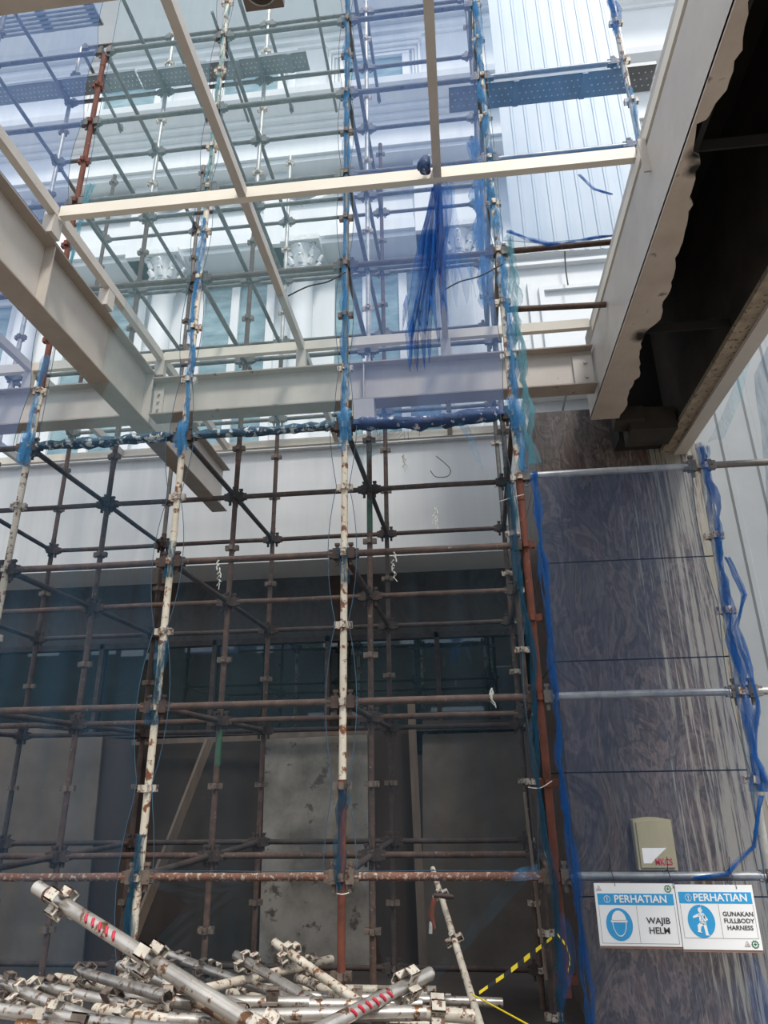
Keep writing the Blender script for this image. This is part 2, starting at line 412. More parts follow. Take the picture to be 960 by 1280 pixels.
# lower storey: pale fascia wall, soffit, granite band, glazing
struct(MB().prism([(8.3, 2.63), (8.3, 4.2), (8.22, 4.2), (8.22, 4.32), (D, 4.34), (D, 2.63)], X0, 1.2), 'wall_front', M['fascia'])
struct(MB().box((X0, 9.07, 1.79), (2.0, 9.3, 2.63)), 'wall_band', M['granite_dark'])
gl = MB().box((X0, 9.1, .3), (2.0, 9.14, 1.79)); go = struct(gl, 'window_9', M['glazing'])
fr = MB()
for x in (-8.2, -6.5, -4.9, -3.3, -1.75, -.3, 1.1): fr.box((x-.03, 9.03, .3), (x+.03, 9.1, 1.79))
fr.box((X0, 9.03, 1.72), (2.0, 9.1, 1.79)); fr.box((X0, 9.0, .55), (2.0, 9.1, .62))
fr.build('window_frame', M['rust_dark'], go)
struct(MB().box((X0, 9.12, GZ), (2.0, 9.3, .3)), 'wall_lower', M['board_dark'])
# facing terrace over the granite pillar
struct(MB().prism([(6.82, 3.52), (6.82, 3.62), (6.9, 3.64), (6.9, 3.72), (6.96, 3.74), (6.96, 3.94), (6.8, 3.96), (6.8, 4.02), (7.6, 4.05), (7.6, 3.52)], .86, 2.4), 'trim_ledge', M['fascia'])

# ---- boarding in front of the lower storey
def board(name, pts, y, m, label, th=.03, cat='board', lean=0):
    # pts: list of pixel corners read at depth y
    P = [at(px, py, y) for px, py in pts]; z0 = GZ+.03
    mb = MB(); mb.plate([(p.x, max(p.z, z0)) for p in P], y, y+th)
    o = mb.build(name, M[m]); tag(o, label, cat); return o
for _m in (): pass
board('cement_board', [(332, 918), (459, 912), (462, 1235), (322, 1235)], 8.35, 'board_pale', 'pale patchy cement board standing behind the middle scaffold pole')
board('cement_board', [(528, 918), (665, 914), (712, 1240), (530, 1240)], 8.38, 'board_grey', 'grey-brown cement board right of the upright timber post')
board('brown_board', [(462, 914), (515, 914), (526, 1240), (466, 1240)], 8.45, 'board_brown', 'narrow brown board between pale cement board and timber post')
board('stained_board', [(168, 925), (334, 925), (326, 1240), (120, 1240)], 8.5, 'board_dark', 'dark rust-stained board left of the pale cement board')
board('brown_board', [(124, 922), (176, 925), (150, 1240), (85, 1240)], 8.42, 'board_brown', 'brown board strip behind the leftmost white scaffold pole')
board('cement_board', [(-60, 900), (128, 918), (98, 1240), (-110, 1240)], 8.36, 'board_grey', 'grey board panel at the far left with sloping top edge')
def barlike(name, a, b, w, t, m, label, cat):
    a = Vector(a); b = Vector(b); ax = b-a; L = ax.length
    fm = frame(a, ax)
    mb = MB().box((-w/2, -t/2, 0), (w/2, t/2, L), 0, fm); o = mb.build(name, M[m]); return tag(o, label, cat)
barlike('timber_prop', at(262, 925, 7.9), at(150, 1215, 7.6), .09, .05, 'timber', 'diagonal weathered timber prop leaning on the dark stained board', 'prop')
barlike('timber_post', at(514, 880, 8.25), at(530, 1225, 8.25), .085, .05, 'timber', 'upright weathered timber post between brown and grey boards', 'post')
barlike('timber_batten', at(331, 920, 8.25), at(465, 914, 8.25), .06, .05, 'timber', 'pale horizontal batten along the top of the pale cement board', 'batten')
barlike('timber_batten', at(166, 928, 8.35), at(332, 922, 8.3), .06, .05, 'timber', 'horizontal batten along the top of the dark stained board', 'batten')
barlike('timber_batten', at(528, 905, 8.3), at(655, 903, 8.3), .07, .05, 'board_brown', 'brown horizontal batten above the grey-brown board', 'batten')

# ---- granite pillar
PY = 6.4; PX0, PX1 = .845, 2.42
pil = empty('granite_pillar', (1.6, PY, GZ), 'brown veined granite pillar with white run-down stains right of the scaffold', 'pillar')
zs = [GZ, -.91, .02, .954, 1.875, 2.80, 3.50]
for i in range(len(zs)-1):
    a, b = zs[i]+(.012 if i else 0), zs[i+1]
    MB().box((PX0-1.6, 0, a-GZ), (PX1-1.6, .05, b-GZ)).build('granite_slab', M['granite'], pil)
    MB().box((PX0-1.6, .056, a-GZ), (PX0-1.6+.05, 1.3, b-GZ)).build('granite_slab', M['granite'], pil)
MB().box((PX0+.015-1.6, .02, 0), (PX1-.015-1.6, 1.28, 3.5-GZ)).build('core', M['near_black'], pil)

# ---- corrugated sheeting
def corr(name, x0, x1, zfun, z1, y, pitch, label, amp=.007, m='sheet'):
    mb = MB(); xs = []; x = x0
    while x < x1:
        xs += [(x, 0), (x+pitch*.74, 0), (x+pitch*.80, amp), (x+pitch*.94, amp)]; x += pitch
    vs = []; n = len(xs)
    for (xx, a) in xs: vs.append((xx, y-a, zfun(xx)))
    for (xx, a) in xs: vs.append((xx, y-a, z1))
    for (xx, a) in xs: vs.append((xx, y-a+.006, zfun(xx)))
    for (xx, a) in xs: vs.append((xx, y-a+.006, z1))
    fs = []
    for i in range(n-1):
        fs += [(i, i+1, n+i+1, n+i), (2*n+i+1, 2*n+i, 3*n+i, 3*n+i+1)]
        fs += [(i, 2*n+i, 2*n+i+1, i+1), (n+i, n+i+1, 3*n+i+1, 3*n+i)]
    fs += [(0, n, 3*n, 2*n), (n-1, 3*n-1, 4*n-1, 2*n-1)]
    mb.add(vs, fs); o = mb.build(name, M[m]); return tag(o, label, 'sheeting')
corr('corrugated_sheeting', .80, 2.20, lambda x: 5.2-.04*(x-.8), 12.2, 5.98, .155, 'white ribbed sheeting hanging above the crossbeam beside the upper scaffold')
corr('corrugated_sheeting', 2.50, 5.3, lambda x: GZ, 6.2, 6.6, .30, 'white ribbed sheeting wall at the right edge behind the net', .018, 'sheet_shaded')

# ---------------------------------------------------------------- steel canopy frame
ZB = 2.98; ZT = 3.51
def ibeam(name, a, b, label, stiff=(), bw=.18, th=.012, ZB=2.98, ZT=3.51):
    # beam along y or x between (x,y) points; web centred
    (xa, ya), (xb, yb) = a, b; o = empty(name, ((xa+xb)/2, (ya+yb)/2, ZB), label, 'beam')
    L = math.hypot(xb-xa, yb-ya)/2; along = abs(xb-xa) > abs(yb-ya)
    def B(mb, u0, u1, v0, v1, z0, z1):
        if along: mb.box((u0, v0, z0), (u1, v1, z1))
        else: mb.box((v0, u0, z0), (v1, u1, z1))
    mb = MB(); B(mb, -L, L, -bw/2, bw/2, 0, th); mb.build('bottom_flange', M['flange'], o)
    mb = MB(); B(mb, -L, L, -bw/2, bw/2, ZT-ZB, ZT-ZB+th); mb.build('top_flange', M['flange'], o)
    mb = MB(); B(mb, -L, L, -.005, .005, th, ZT-ZB); mb.build('web', M['white_steel'], o)
    for s in stiff:
        mb = MB(); B(mb, s-.005, s+.005, -bw/2+.01, -.006, th, ZT-ZB); B(mb, s-.005, s+.005, .006, bw/2-.01, th, ZT-ZB); mb.build('stiffener', M['white_steel'], o)
    return o
ib = ibeam('steel_beam', (-2.745, .6), (-2.745, 7.35), 'large white steel beam running from upper left towards the facade', (-.42, 1.24-.02))
xb = ibeam('steel_beam', (-2.643, 5.22), (1.262, 5.22), 'white steel crossbeam from the big left beam to the right soffit', (-.02,), ZB=3.05, ZT=3.42)
pl = MB()
pl.box((-.12, -.09-.002, -.19), (.07, .09, 0)); pl.build('hanger_bracket', M['white_steel'], xb)
mb = MB().box((1.78, -.03, .03), (1.94, -.006, .31))
for z in (.1, .24): mb.path([(1.88, -.03, z), (1.88, -.048, z)], .016, 8)
mb.build('end_plate', M['white_steel'], xb)
mb = MB().box((-1.95, -.03, .03), (-1.86, -.006, .31))
for z in (.08, .16, .24): mb.path([(-1.9, -.03, z), (-1.9, -.048, z)], .012, 8)
mb.build('end_plate', M['white_steel'], xb)
xb2 = ibeam('steel_beam', (-6.5, 5.22), (-2.845, 5.22), 'white steel crossbeam continuing left of the big beam behind the net', (), ZB=3.05, ZT=3.42)
# right edge beam with channel web and broken soffit
rb = empty('steel_beam', (1.3, 3, ZB), 'pale edge beam along the right side below the cream tubes', 'beam')
MB().box((-.028, -2.6, 0), (-.016, 2.63, .53)).build('web', M['white_steel'], rb)
MB().box((-.02, -2.6, .53), (.03, 2.63, .54)).build('top_flange', M['white_steel'], rb)
MB().box((.024, -2.6, .54), (.03, 2.63, .86)).build('recess_liner', M['flange'], rb)
MB().box((-.02, -2.6, .60), (-.005, 2.15, .68)).build('edge_channel', M['tube_cream'], rb)
MB().box((-.07, .22, .34), (-.028, .232, .60)).build('stiffener', M['white_steel'], rb)
# torn soffit strip
rs_ = random.Random(4)
ctrl = [(.4, 1.33), (1.6, 1.335), (2.05, 1.33), (2.26, 1.365), (2.45, 1.375), (2.58, 1.345), (2.62, 1.30), (2.80, 1.31), (2.83, 1.37), (3.1, 1.40), (3.3, 1.44), (3.58, 1.46), (3.85, 1.50), (4.05, 1.49), (4.2, 1.52), (4.35, 1.44), (4.62, 1.47), (4.9, 1.53), (5.2, 1.50), (5.4, 1.54), (5.62, 1.52)]
edge = []
for (y0, x0), (y1, x1) in zip(ctrl, ctrl[1:]):
    n = max(2, int((y1-y0)/.045))
    for k in range(n):
        t = k/n; edge.append((x0+(x1-x0)*t+rs_.uniform(-.011, .011)*rs_.choice((.3, 1, 1.6)), y0+(y1-y0)*t))
edge.append((1.52, 5.63))
mb = MB()
for (xa, ya), (xb_, yb) in zip(edge, edge[1:]):
    mb.slab([(1.272, ya), (xa, ya), (xb_, yb), (1.272, yb)], ZB-.012, ZB+.02)
so = struct(mb, 'ceiling_right', M['soffit'])
# near-black void above the missing soffit
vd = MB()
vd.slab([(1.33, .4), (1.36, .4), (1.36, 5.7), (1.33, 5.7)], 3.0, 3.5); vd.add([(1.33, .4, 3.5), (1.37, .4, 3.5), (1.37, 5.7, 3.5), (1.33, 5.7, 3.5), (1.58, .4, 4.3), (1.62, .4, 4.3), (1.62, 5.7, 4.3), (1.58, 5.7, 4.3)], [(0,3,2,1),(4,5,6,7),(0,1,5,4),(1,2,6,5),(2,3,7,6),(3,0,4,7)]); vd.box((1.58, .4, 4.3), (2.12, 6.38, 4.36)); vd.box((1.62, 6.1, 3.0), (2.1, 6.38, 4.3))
struct(vd, 'ceiling_void', M['near_black'])
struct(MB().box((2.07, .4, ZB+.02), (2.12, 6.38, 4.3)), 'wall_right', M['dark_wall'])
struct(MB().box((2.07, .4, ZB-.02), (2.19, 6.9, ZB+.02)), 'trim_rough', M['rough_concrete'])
struct(MB().box((2.19, .4, ZB-.05), (2.31, 6.9, ZB+1.2)), 'trim_right', M['white_steel'])
chunk = MB()
chunk.slab([(1.64, 5.72), (2.05, 5.75), (2.05, 6.09), (1.66, 6.09)], 2.90, 3.12); chunk.slab([(1.5, 5.68), (1.75, 5.66), (1.8, 5.9), (1.52, 5.9)], 2.97, 3.1)
tag(chunk.build('concrete_chunk', M['dark_wall']), 'broken dark concrete chunk at the far end of the black void', 'rubble')
def lbar(y, z, x0, x1, label):
    mb = MB().box((x0, y-.02, z-.02), (x1, y+.02, z+.02)); mb.box((x0, y-.02, z-.05), (x1, y-.012, z-.02))
    tag(mb.build('rusty_angle', M['near_black']), label, 'bar')
lbar(2.85, 3.07, 1.30, 2.07, 'upper rusty bar crossing the black void at right')
lbar(4.42, 3.05, 1.34, 2.07, 'lower rusty bar crossing the black void at right')

# cream box-section grid on top of the beams
ZG = 3.68; TH = .09; TW = .05
def tubebox(a, b, label, w=TW, h=TH, m='tube_cream', z=ZG):
    (xa, ya), (xb_, yb) = a, b
    mb = MB()
    if abs(xb_-xa) > abs(yb-ya): mb.box((xa, ya-w/2, z), (xb_, ya+w/2, z+h))
    else: mb.box((xa-w/2, ya, z), (xa+w/2, yb, z+h))
    o = mb.build('box_tube', M[m]); return tag(o, label, 'tube')
MX = [-5.25, -3.95, -2.645, -1.30, .017, 1.325]
PYs = [3.475, 5.26, 7.15]
tubebox((-2.61, PYs[0]), (1.29, PYs[0]), 'bright cream box tube crossing the whole opening in front')
tubebox((-2.61, PYs[1]), (1.29, PYs[1]), 'cream box tube on short stubs above the steel crossbeam')
tubebox((-6.5, PYs[1]), (-2.68, PYs[1]), 'cream box tube above the left crossbeam seen behind the net')
tubebox((-6.5, PYs[2]), (.83, PYs[2]), 'long beige box tube farthest back along the pale fascia wall')
def mull(x, y0, y1, label):
    if seen((x, y0, ZG), (x, y1, ZG)): tubebox((x, y0), (x, y1), label, w=.055, h=.08, m='flange' if False else 'white_steel')
nmx = {-5.25: 'far left', -3.95: 'second left', -2.645: 'left beside big beam', -1.30: 'central sloping', .017: 'near-vertical', 1.325: 'right edge'}
for x in MX:
    for k, (a, b) in enumerate(((.9, PYs[0]-.025), (PYs[0]+.025, PYs[1]-.025), (PYs[1]+.025, PYs[2]-.025))):
        if x < -2.7 and k == 0: continue
        if x > 1 and k == 2: continue
        mull(x, a, b, 'cream roof bar running away from viewer, %s line, %s bay' % (nmx[x], ('front', 'middle', 'rear')[k]))
for i, x in enumerate(MX[:5]):
    lab = ['outermost left', 'second left', 'left', 'central', 'right'][i]
    if seen((x, 5.25, 3.4), (x, 5.25, ZG)):
        o = MB().box((x-.045, 5.26-.03, 3.433 if i != 2 else 3.523), (x+.045, 5.26+.03, ZG)).build('stub_post', M['white_steel']); tag(o, 'short cream stub post on the crossbeam, %s of the row' % lab, 'post', 'stub posts under the box tubes')
for i, y in enumerate((3.47, 4.25, 6.2)):
    o = MB().box((-2.70, y-.05, 3.523), (-2.62, y+.05, ZG)).build('stub_post', M['white_steel'])
    tag(o, 'stub plate on the big left beam, %s' % ('at the front tube joint', 'halfway to the crossbeam', 'beyond the crossbeam')[i], 'post', 'stub posts on the big left beam')

# concrete slab edge overhead, downlight
struct(MB().box((-4.5, 1.75, 3.72), (-1.50, 2.17, 4.0)), 'ceiling_edge', M['concrete'])
dl0 = atz(331, 10, 3.62)
dl = empty('downlight', (dl0.x, dl0.y-.09, 3.62), 'square downlight with round lens at the top edge of the opening', 'lamp')
w = .098
h = MB()
N = 32
ring = [(math.cos(2*PI*k/N)*.075, math.sin(2*PI*k/N)*.075) for k in range(N)]
sq = []
for k in range(N):
    a = 2*PI*k/N; c, s_ = math.cos(a), math.sin(a); q = w/max(abs(c), abs(s_)); sq.append((c*q, s_*q))
vs = [(x, y, 0) for x, y in sq]+[(x, y, 0) for x, y in ring]+[(x, y, .05) for x, y in ring]+[(x, y, .09) for x, y in sq]
fs = []
for k in range(N):
    k2 = (k+1) % N; fs += [(k, k2, N+k2, N+k), (N+k, N+k2, 2*N+k2, 2*N+k), (k2, k, 3*N+k, 3*N+k2)]
fs.append(tuple(range(3*N, 4*N)))
h.add(vs, fs); h.build('housing', M['lamp_metal'], dl)
MB().path([(0, 0, .045), (0, 0, .055)], .074, N).build('lens', M['lamp_glass'], dl)
MB().path([(math.cos(2*PI*k/N)*.077, math.sin(2*PI*k/N)*.077, -.002) for k in range(N+1)], .004, 6).build('bezel', M['galv'], dl)
MB().box((-.03, -.9, .09), (.03, .03, .11)).build('mounting_arm', M['lamp_metal'], dl)

# ---------------------------------------------------------------- scaffold lattice
ROWY = [4.52, 5.74, 6.98]
ROWX = [[-4.52, -3.27, -2.02, -.768, .478, 1.70, 2.95], [-4.50, -3.25, -2.0, -.744, .502], [-4.54, -3.23, -1.98, -.72, .53]]
CN = ['outer left', 'left', 'second', 'middle', 'corner', 'pillar-side', 'far right']
RN = ['front', 'middle', 'rear']
LOW = [-1.535, -.535, .465, 1.465, 2.465]
HIGH = [3.96, 4.96, 5.96, 6.96, 7.96, 8.96]
def lname(z):
    L = ['ground', 'first', 'second', 'third', 'fourth', 'fifth', 'sixth', 'seventh', 'eighth', 'ninth', 'tenth']
    A = LOW+HIGH; i = min(range(len(A)), key=lambda k: abs(A[k]-z)); return L[i]
levels = {0: [-.535, .465, 1.465, 2.465, 3.96, 4.96, 5.96, 6.96], 1: [-.535, .465, 1.465, 2.465, 3.96, 4.96, 5.96, 6.96, 7.96, 8.96],
          2: [-1.535, -.535, .465, 1.465, 2.465, 3.96, 5.04, 5.96, 6.93]}
def ledger(a, b, m, clampk, label, name='scaffold_ledger', group=None, r=.0236):
    a = Vector(a); b = Vector(b); d = (b-a).normalized(); mid = (a+b)/2
    a2 = a+d*.06; b2 = b-d*.06
    sag = random.uniform(-.004, .004)
    mb = MB().path([a2-mid, Vector((0, 0, sag)), b2-mid], r, 10)
    o = mb.build(name, M[m]); o.location = mid; tag(o, label, 'scaffold tube', group)
    for p, dd in ((a, d), (b, -d)):
        ang = math.atan2(dd.y, dd.x)
        share(CLAMP[clampk], 'wedge_clamp', o, Matrix.Translation(p+dd*.055-mid) @ Matrix.Rotation(ang, 4, 'Z'))
    return o
for r in range(3):
    for z in levels[r]:
        for c in range(6 if r == 0 else 4):
            if r == 0 and c == 4 and z not in (-.535, .465, 3.96, 4.96, 5.96): continue
            if r == 0 and c == 5 and z not in (-.535, .465): continue
            dz = 0 if r or z < 3 else .0
            a = (ROWX[r][c], ROWY[r], z+dz); b = (ROWX[r][c+1], ROWY[r], z+dz)
            if not seen(a, b, 10): continue
            if z > 3: m, k = ('rust_brown', 'dark') if (r == 0 and z < 4.5) else ('steel', 'galv'); desc = 'grey'
            else: m, k = ('rust_brown', 'dark'); desc = 'rust-brown'
            if r == 0 and z < 0 and c < 4: m, k, desc = 'rust_orange', 'brown', 'orange-rusted'
            if r == 0 and c >= 4: m, k, desc = 'galv', 'galv', 'galvanised'
            if r == 0 and c == 4 and 3.5 < z < 4.5: m = 'rust_brown'; desc = 'brown'
            if r == 2 and z < 2: m = 'rust_dark'; desc = 'dark brown'
            if m == 'rust_brown' and z > 3: desc = 'brown'
            ledger(a, b, m, k, '%s %s-row scaffold ledger, %s lift, between %s and %s standards' % (desc, RN[r], lname(z), CN[c], CN[c+1]), group='scaffold ledgers running along the facade')
ledger((.478, 4.52, 1.975), (1.70, 4.52, 1.975), 'galv', 'galv', 'galvanised top rail above the net covering the granite pillar')
ledger((1.70, 4.52, 1.975), (2.95, 4.52, 1.975), 'steel', 'galv', 'galvanised rail right of the pillar-side pole top, before white sheeting')
tag(MB().tube((.46, 4.55, 3.42), (1.262, 4.55, 3.39), .0236, 12).build('scaffold_ledger', M['rust_brown']), 'brown rail just above the crossbeam right of the corner standard', 'scaffold tube')
for r in range(2):
    for c in range(5):
        for z in (levels[0] if r == 0 else levels[1]):
            if c == 4 and z in (8.96,): continue
            if r == 1 and 3 < z < 3.97 and c == 3: pass
            if r == 1 and z in (7.96,): continue
            zb = z
            a = Vector((ROWX[r][c], ROWY[r], z)); b = Vector((ROWX[r+1][c], ROWY[r+1], zb))
            if not seen(a, b, 10): continue
            m, k, desc = ('steel', 'galv', 'grey') if z > 3 else ('rust_dark', 'dark', 'dark rusty')
            ledger(a, b, m, k, '%s cross tube at the %s standards, %s to %s row, %s lift' % (desc, CN[c], RN[r], RN[r+1], lname(z)), 'scaffold_transom', 'cross tubes joining the scaffold rows', r=.0225)
for c in range(5):
    a = Vector((ROWX[0][c], 4.52, 7.96)); b = Vector((ROWX[1][c], 5.74, 7.96))
    if seen(a, b, 10): ledger(a, b, 'steel', 'galv', 'grey cross tube at the %s standards, front to middle row, ninth lift' % CN[c], 'scaffold_transom', 'cross tubes joining the scaffold rows', r=.0225)
# extra intermediate transoms on top left
for x, z, nm in ((-2.65, 8.96, 'left and second'), (-1.35, 8.96, 'second and middle')):
    a = Vector((x, 5.5, z)); b = Vector((x, 7.05, z))
    mb = MB().tube(a, b, .02); tag(mb.build('scaffold_transom', M['steel']), 'loose grey cross tube overhead between %s standards' % nm, 'scaffold tube')

def standard(x, y, z0, z1, m, lug, label, lean=(0, 0), lugs=True, hollow=0, sleeve=None):
    o = empty('scaffold_standard', (x, y, z0), label, 'scaffold pole', 'upright scaffold poles')
    top = Vector((lean[0], lean[1], z1-z0))
    MB().path([(0, 0, 0), top*.5+Vector((random.uniform(-.004, .004), 0, 0)), top], R, 12, 0, True, hollow).build('pole', M[m], o)
    MB().path([top-Vector((0, 0, .16)), top-Vector((0, 0, .0))], R+.003, 12).build('spigot_sleeve', M[m if not sleeve else sleeve], o)
    if lugs:
        z = math.ceil((z0+.035)/.5)*.5-.035
        if z-z0 > .5: z -= .5
        while z < z1-.02:
            t = (z-z0)/(z1-z0)
            share(LUG[lug], 'wedge_bracket', o, Matrix.Translation(top*t)); z += .5
    return o
SECT = {  # row, col : list of (z0,z1,mat,lug,desc)
 (0, 0): [(GZ, 2.6, 'rust_brown', 'dark', 'brown'), (2.6, 8, 'steel', 'dark', 'grey')],
 (0, 1): [(GZ, 3.0, 'cream', 'pale', 'cream-painted rusty'), (3.0, 6.9, 'rust_red', 'rust', 'red-rusted')],
 (0, 2): [(GZ, 1.0, 'cream', 'pale', 'cream-painted rusty lower'), (1.0, 4.0, 'cream', 'pale', 'cream-painted middle'), (4.0, 7.6, 'cream', 'pale', 'cream-painted upper')],
 (0, 3): [(GZ, -.0, 'rust_red', 'dark', 'red-rusted bottom'), (0.0, 3.0, 'cream', 'pale', 'white-painted rusty middle'), (3.0, 7.6, 'steel', 'dark', 'grey upper')],
 (0, 4): [(-1.12, 1.95, 'rust_red', 'rust', 'orange-rusted lower'), (1.95, 4.4, 'cream', 'pale', 'white-painted middle'), (4.4, 7.4, 'cream', 'pale', 'white and rusty upper')],
 (1, 0): [(GZ, 3.0, 'rust_brown', 'dark', 'brown lower'), (3.0, 8.96, 'galv', 'dark', 'silver upper')],
 (1, 1): [(GZ, 3.0, 'rust_brown', 'dark', 'brown lower'), (3.0, 6.0, 'rust_brown', 'dark', 'brown upper'), (6.0, 9.2, 'galv', 'pale', 'silver top')],
 (1, 2): [(GZ, 3.0, 'rust_brown', 'dark', 'brown lower'), (3.0, 6.0, 'rust_brown', 'dark', 'brown upper'), (6.0, 9.3, 'galv', 'pale', 'silver top')],
 (1, 3): [(GZ, 3.0, 'rust_brown', 'dark', 'brown lower'), (3.0, 6.0, 'galv', 'pale', 'silver upper'), (6.0, 9.3, 'galv', 'pale', 'silver top')],
 (1, 4): [(GZ, 2.6, 'rust_dark', 'pale', 'dark rusty lower'), (2.6, 8.9, 'steel', 'dark', 'grey upper')],
 (2, 0): [(GZ, 2.6, 'rust_dark', 'dark', 'dark brown'), (2.6, 8.1, 'rust_brown', 'dark', 'brown upper')],
 (2, 1): [(GZ, 2.6, 'rust_dark', 'dark', 'dark brown lower'), (2.6, 8.1, 'steel', 'dark', 'grey upper')],
 (2, 2): [(GZ, 2.6, 'rust_brown', 'dark', 'brown lower'), (2.6, 4.8, 'rust_brown', 'dark', 'brown upper'), (4.8, 8.1, 'galv', 'pale', 'silver top')],
 (2, 3): [(GZ, 2.6, 'rust_dark', 'dark', 'dark brown lower'), (2.6, 8.15, 'rust_brown', 'dark', 'brown upper')],
 (2, 4): [(GZ, 2.6, 'rust_brown', 'pale', 'brown lower'), (2.6, 8.1, 'steel', 'pale', 'grey upper')]}
for (r, c), L in SECT.items():
    for (z0, z1, m, lg, desc) in L:
        x, y = ROWX[r][c], ROWY[r]
        if not seen((x, y, z0), (x, y, z1), 10): continue
        standard(x, y, z0, z1, m, lg, '%s section of the %s standard in the %s scaffold row' % (desc, CN[c], RN[r]))
standard(1.60, 4.52, GZ, 2.14, 'galv', 'pale', 'silver netted pole right of the warning signs, open top', (.13, 0), hollow=.85)
standard(1.735, 4.52, 4.83, 7.5, 'cream', 'pale', 'upper netted pole beside the cream roof edge at top right')
for (x, y, z, h, nm) in ((ROWX[1][2], 5.74, .12, .28, 'second'), (ROWX[1][3], 5.74, 2.06, .3, 'middle')):
    tag(MB().tube((x, y, z), (x, y, z+h), R+.002, 12).build('painted_sleeve', M['green']), 'green painted sleeve on the %s pole of the middle row' % nm, 'sleeve')
# steel planks
def plank(name, x0, x1, y0, y1, z, label, holes=True):
    o = empty(name, ((x0+x1)/2, (y0+y1)/2, z), label, 'plank')
    cx, cyy = (x0+x1)/2, (y0+y1)/2
    mb = MB().box((x0-cx, y0-cyy, 0), (x1-cx, y1-cyy, .004)); mb.box((x0-cx, y0-cyy, 0), (x1-cx, y0-cyy+.004, .045)); mb.box((x0-cx, y1-cyy-.004, 0), (x1-cx, y1-cyy, .045))
    k = x0+.6
    while k < x1-.2: mb.box((k-cx, y0-cyy, .0), (k-cx+.05, y1-cyy, -.012)); k += .62
    mb.build('deck', M['plank'], o)
    hb = MB(); W = y1-y0; n = int((x1-x0)/.055)
    for i in range(n):
        xx = x0-cx+.03+i*.055
        for j in range(3):
            yy = y0-cyy+W*(.25+.25*j); q = .006; dx = (.0275 if j % 2 else 0)
            hb.add([(xx+dx-q, yy-q, -.0012), (xx+dx+q, yy-q, -.0012), (xx+dx+q, yy+q, -.0012), (xx+dx-q, yy+q, -.0012)], [(0, 1, 2, 3)])  # pale squares under the deck, daylight painted instead of openings
    hb.build('hole_daylight', M['plank_hole_daylight'], o)
    return o
pa = atz(562, 114, 5.99); 
plank('steel_plank', .175, 2.05, 4.60, 4.86, 5.985, 'perforated steel plank across the right bay in front of ribbed sheeting')
plank('steel_plank', -3.5, -1.425, 5.47, 5.70, 7.985, 'perforated steel plank overhead right of the red-rusted pole')
plank('steel_plank', -5.8, -3.52, 5.45, 5.68, 7.985, 'perforated steel plank overhead at the far left')
qr = atz(130, 40, 8.99)
for k in range(5):
    y = 5.27+k*.052
    o = MB().box((-5.9, y, 8.99), (qr.x, y+.030, 9.02)).build('scaffold_board', M['plank'])
    tag(o, 'narrow overhead slat of the top-left deck, %s from the front' % ('first', 'second', 'third', 'fourth', 'fifth')[k], 'plank', 'slats of the top-left deck')
for k, xx in enumerate((qr.x-.10, qr.x-.75, qr.x-1.5)):
    tag(MB().box((xx, 5.25, 9.02), (xx+.12, 5.53, 9.05)).build('deck_crosspiece', M['plank']), 'cross piece tying the top-left deck slats, %s from the right' % ('first', 'second', 'third')[k], 'plank')

# ---------------------------------------------------------------- nets
def netpanel(name, x0, x1, z0, z1, y, m, label, slitL=0, slitR=0, amp=.02, group=None, hem='net_gather', sag=0, hems=True, ns=None):
    nx, nz = 16, max(8, int((z1-z0)/.12)); rr = random.Random(hash(label) % 1000)
    rr = random.Random(sum(map(ord, label))); ph = [rr.uniform(0, 6) for _ in range(5)]
    P = {}
    L = []; Rr = []
    for j in range(nz+1):
        z = z0+(z1-z0)*j/nz
        c = abs(math.sin((z+.035)*PI))**.8
        xl = x0+slitL*c; xr = x1-slitR*c; row = []
        for i in range(nx+1):
            t = i/nx; x = xl+(xr-xl)*t
            yy = y+amp*(math.sin(x*7+ph[0]+math.sin(z*1.3))+.6*math.sin(x*13+z*.9+ph[1])+.5*math.sin(z*3.1+ph[2]))*.5*min(1, 8*t, 8*(1-t))
            zz = z - (sag*math.sin(PI*t) if j == 0 else 0)
            row.append((x, yy, zz))
        P[j] = row; L.append(row[0]); Rr.append(row[-1])
    vs = [v for j in range(nz+1) for v in P[j]]; w = nx+1
    fs = [(j*w+i, j*w+i+1, (j+1)*w+i+1, (j+1)*w+i) for j in range(nz) for i in range(nx)]
    e = empty(name, ((x0+x1)/2, y, z0), label, 'net', group)
    off = e.location.copy()
    def loc(pts): return [tuple(Vector(p)-off) for p in pts]
    MB().add(loc(vs), fs, 0, True).build('mesh_sheet', M[m], e)
    if hems:
        for ed in (L, Rr): MB().path(loc(ed), .0026, 5).build('hem', M['hem'], e)
        MB().path(loc(P[0]), .0022, 5).build('hem', M['hem'], e)
    return e
NY = 4.462
G = 'safety nets hung on the front scaffold row'
netpanel('safety_net', -5.6, -3.31, 2.45, 9.2, NY, 'net_violet', 'violet-blue sheer safety net left of the red-rusted pole', 0, .06, group=G)
netpanel('safety_net', -3.17, -2.06, 2.45, 9.2, NY, 'net_teal', 'pale teal sheer net between red-rusted and second poles', .0, .05, group=G, hem='net_gather_teal')
netpanel('safety_net', -1.98, -.80, 2.45, 9.2, NY, 'net_teal', 'pale teal sheer net between second and middle poles', .05, .04, group=G, hem='net_gather_teal')
netpanel('safety_net', -.735, .44, 2.45, 9.2, NY, 'net_violet', 'violet-blue sheer net between middle and corner poles', .04, .03, group=G)
netpanel('safety_net', .52, 1.72, 4.02, 9.2, NY, 'net_clear', 'thin blue net in front of the white ribbed sheeting', 0, 0, group=G, sag=.06)
netpanel('safety_net', -4.6, -2.06, -1.7, 2.44, NY, 'net_left', 'dim blue lower net left of the second pole', 0, .07, group=G, hem='net_gather_teal')
netpanel('safety_net', -1.98, -.81, -.5, 2.44, NY, 'net_low', 'dim lower net between second and middle poles', .07, .06, group=G, hem='net_gather_teal')
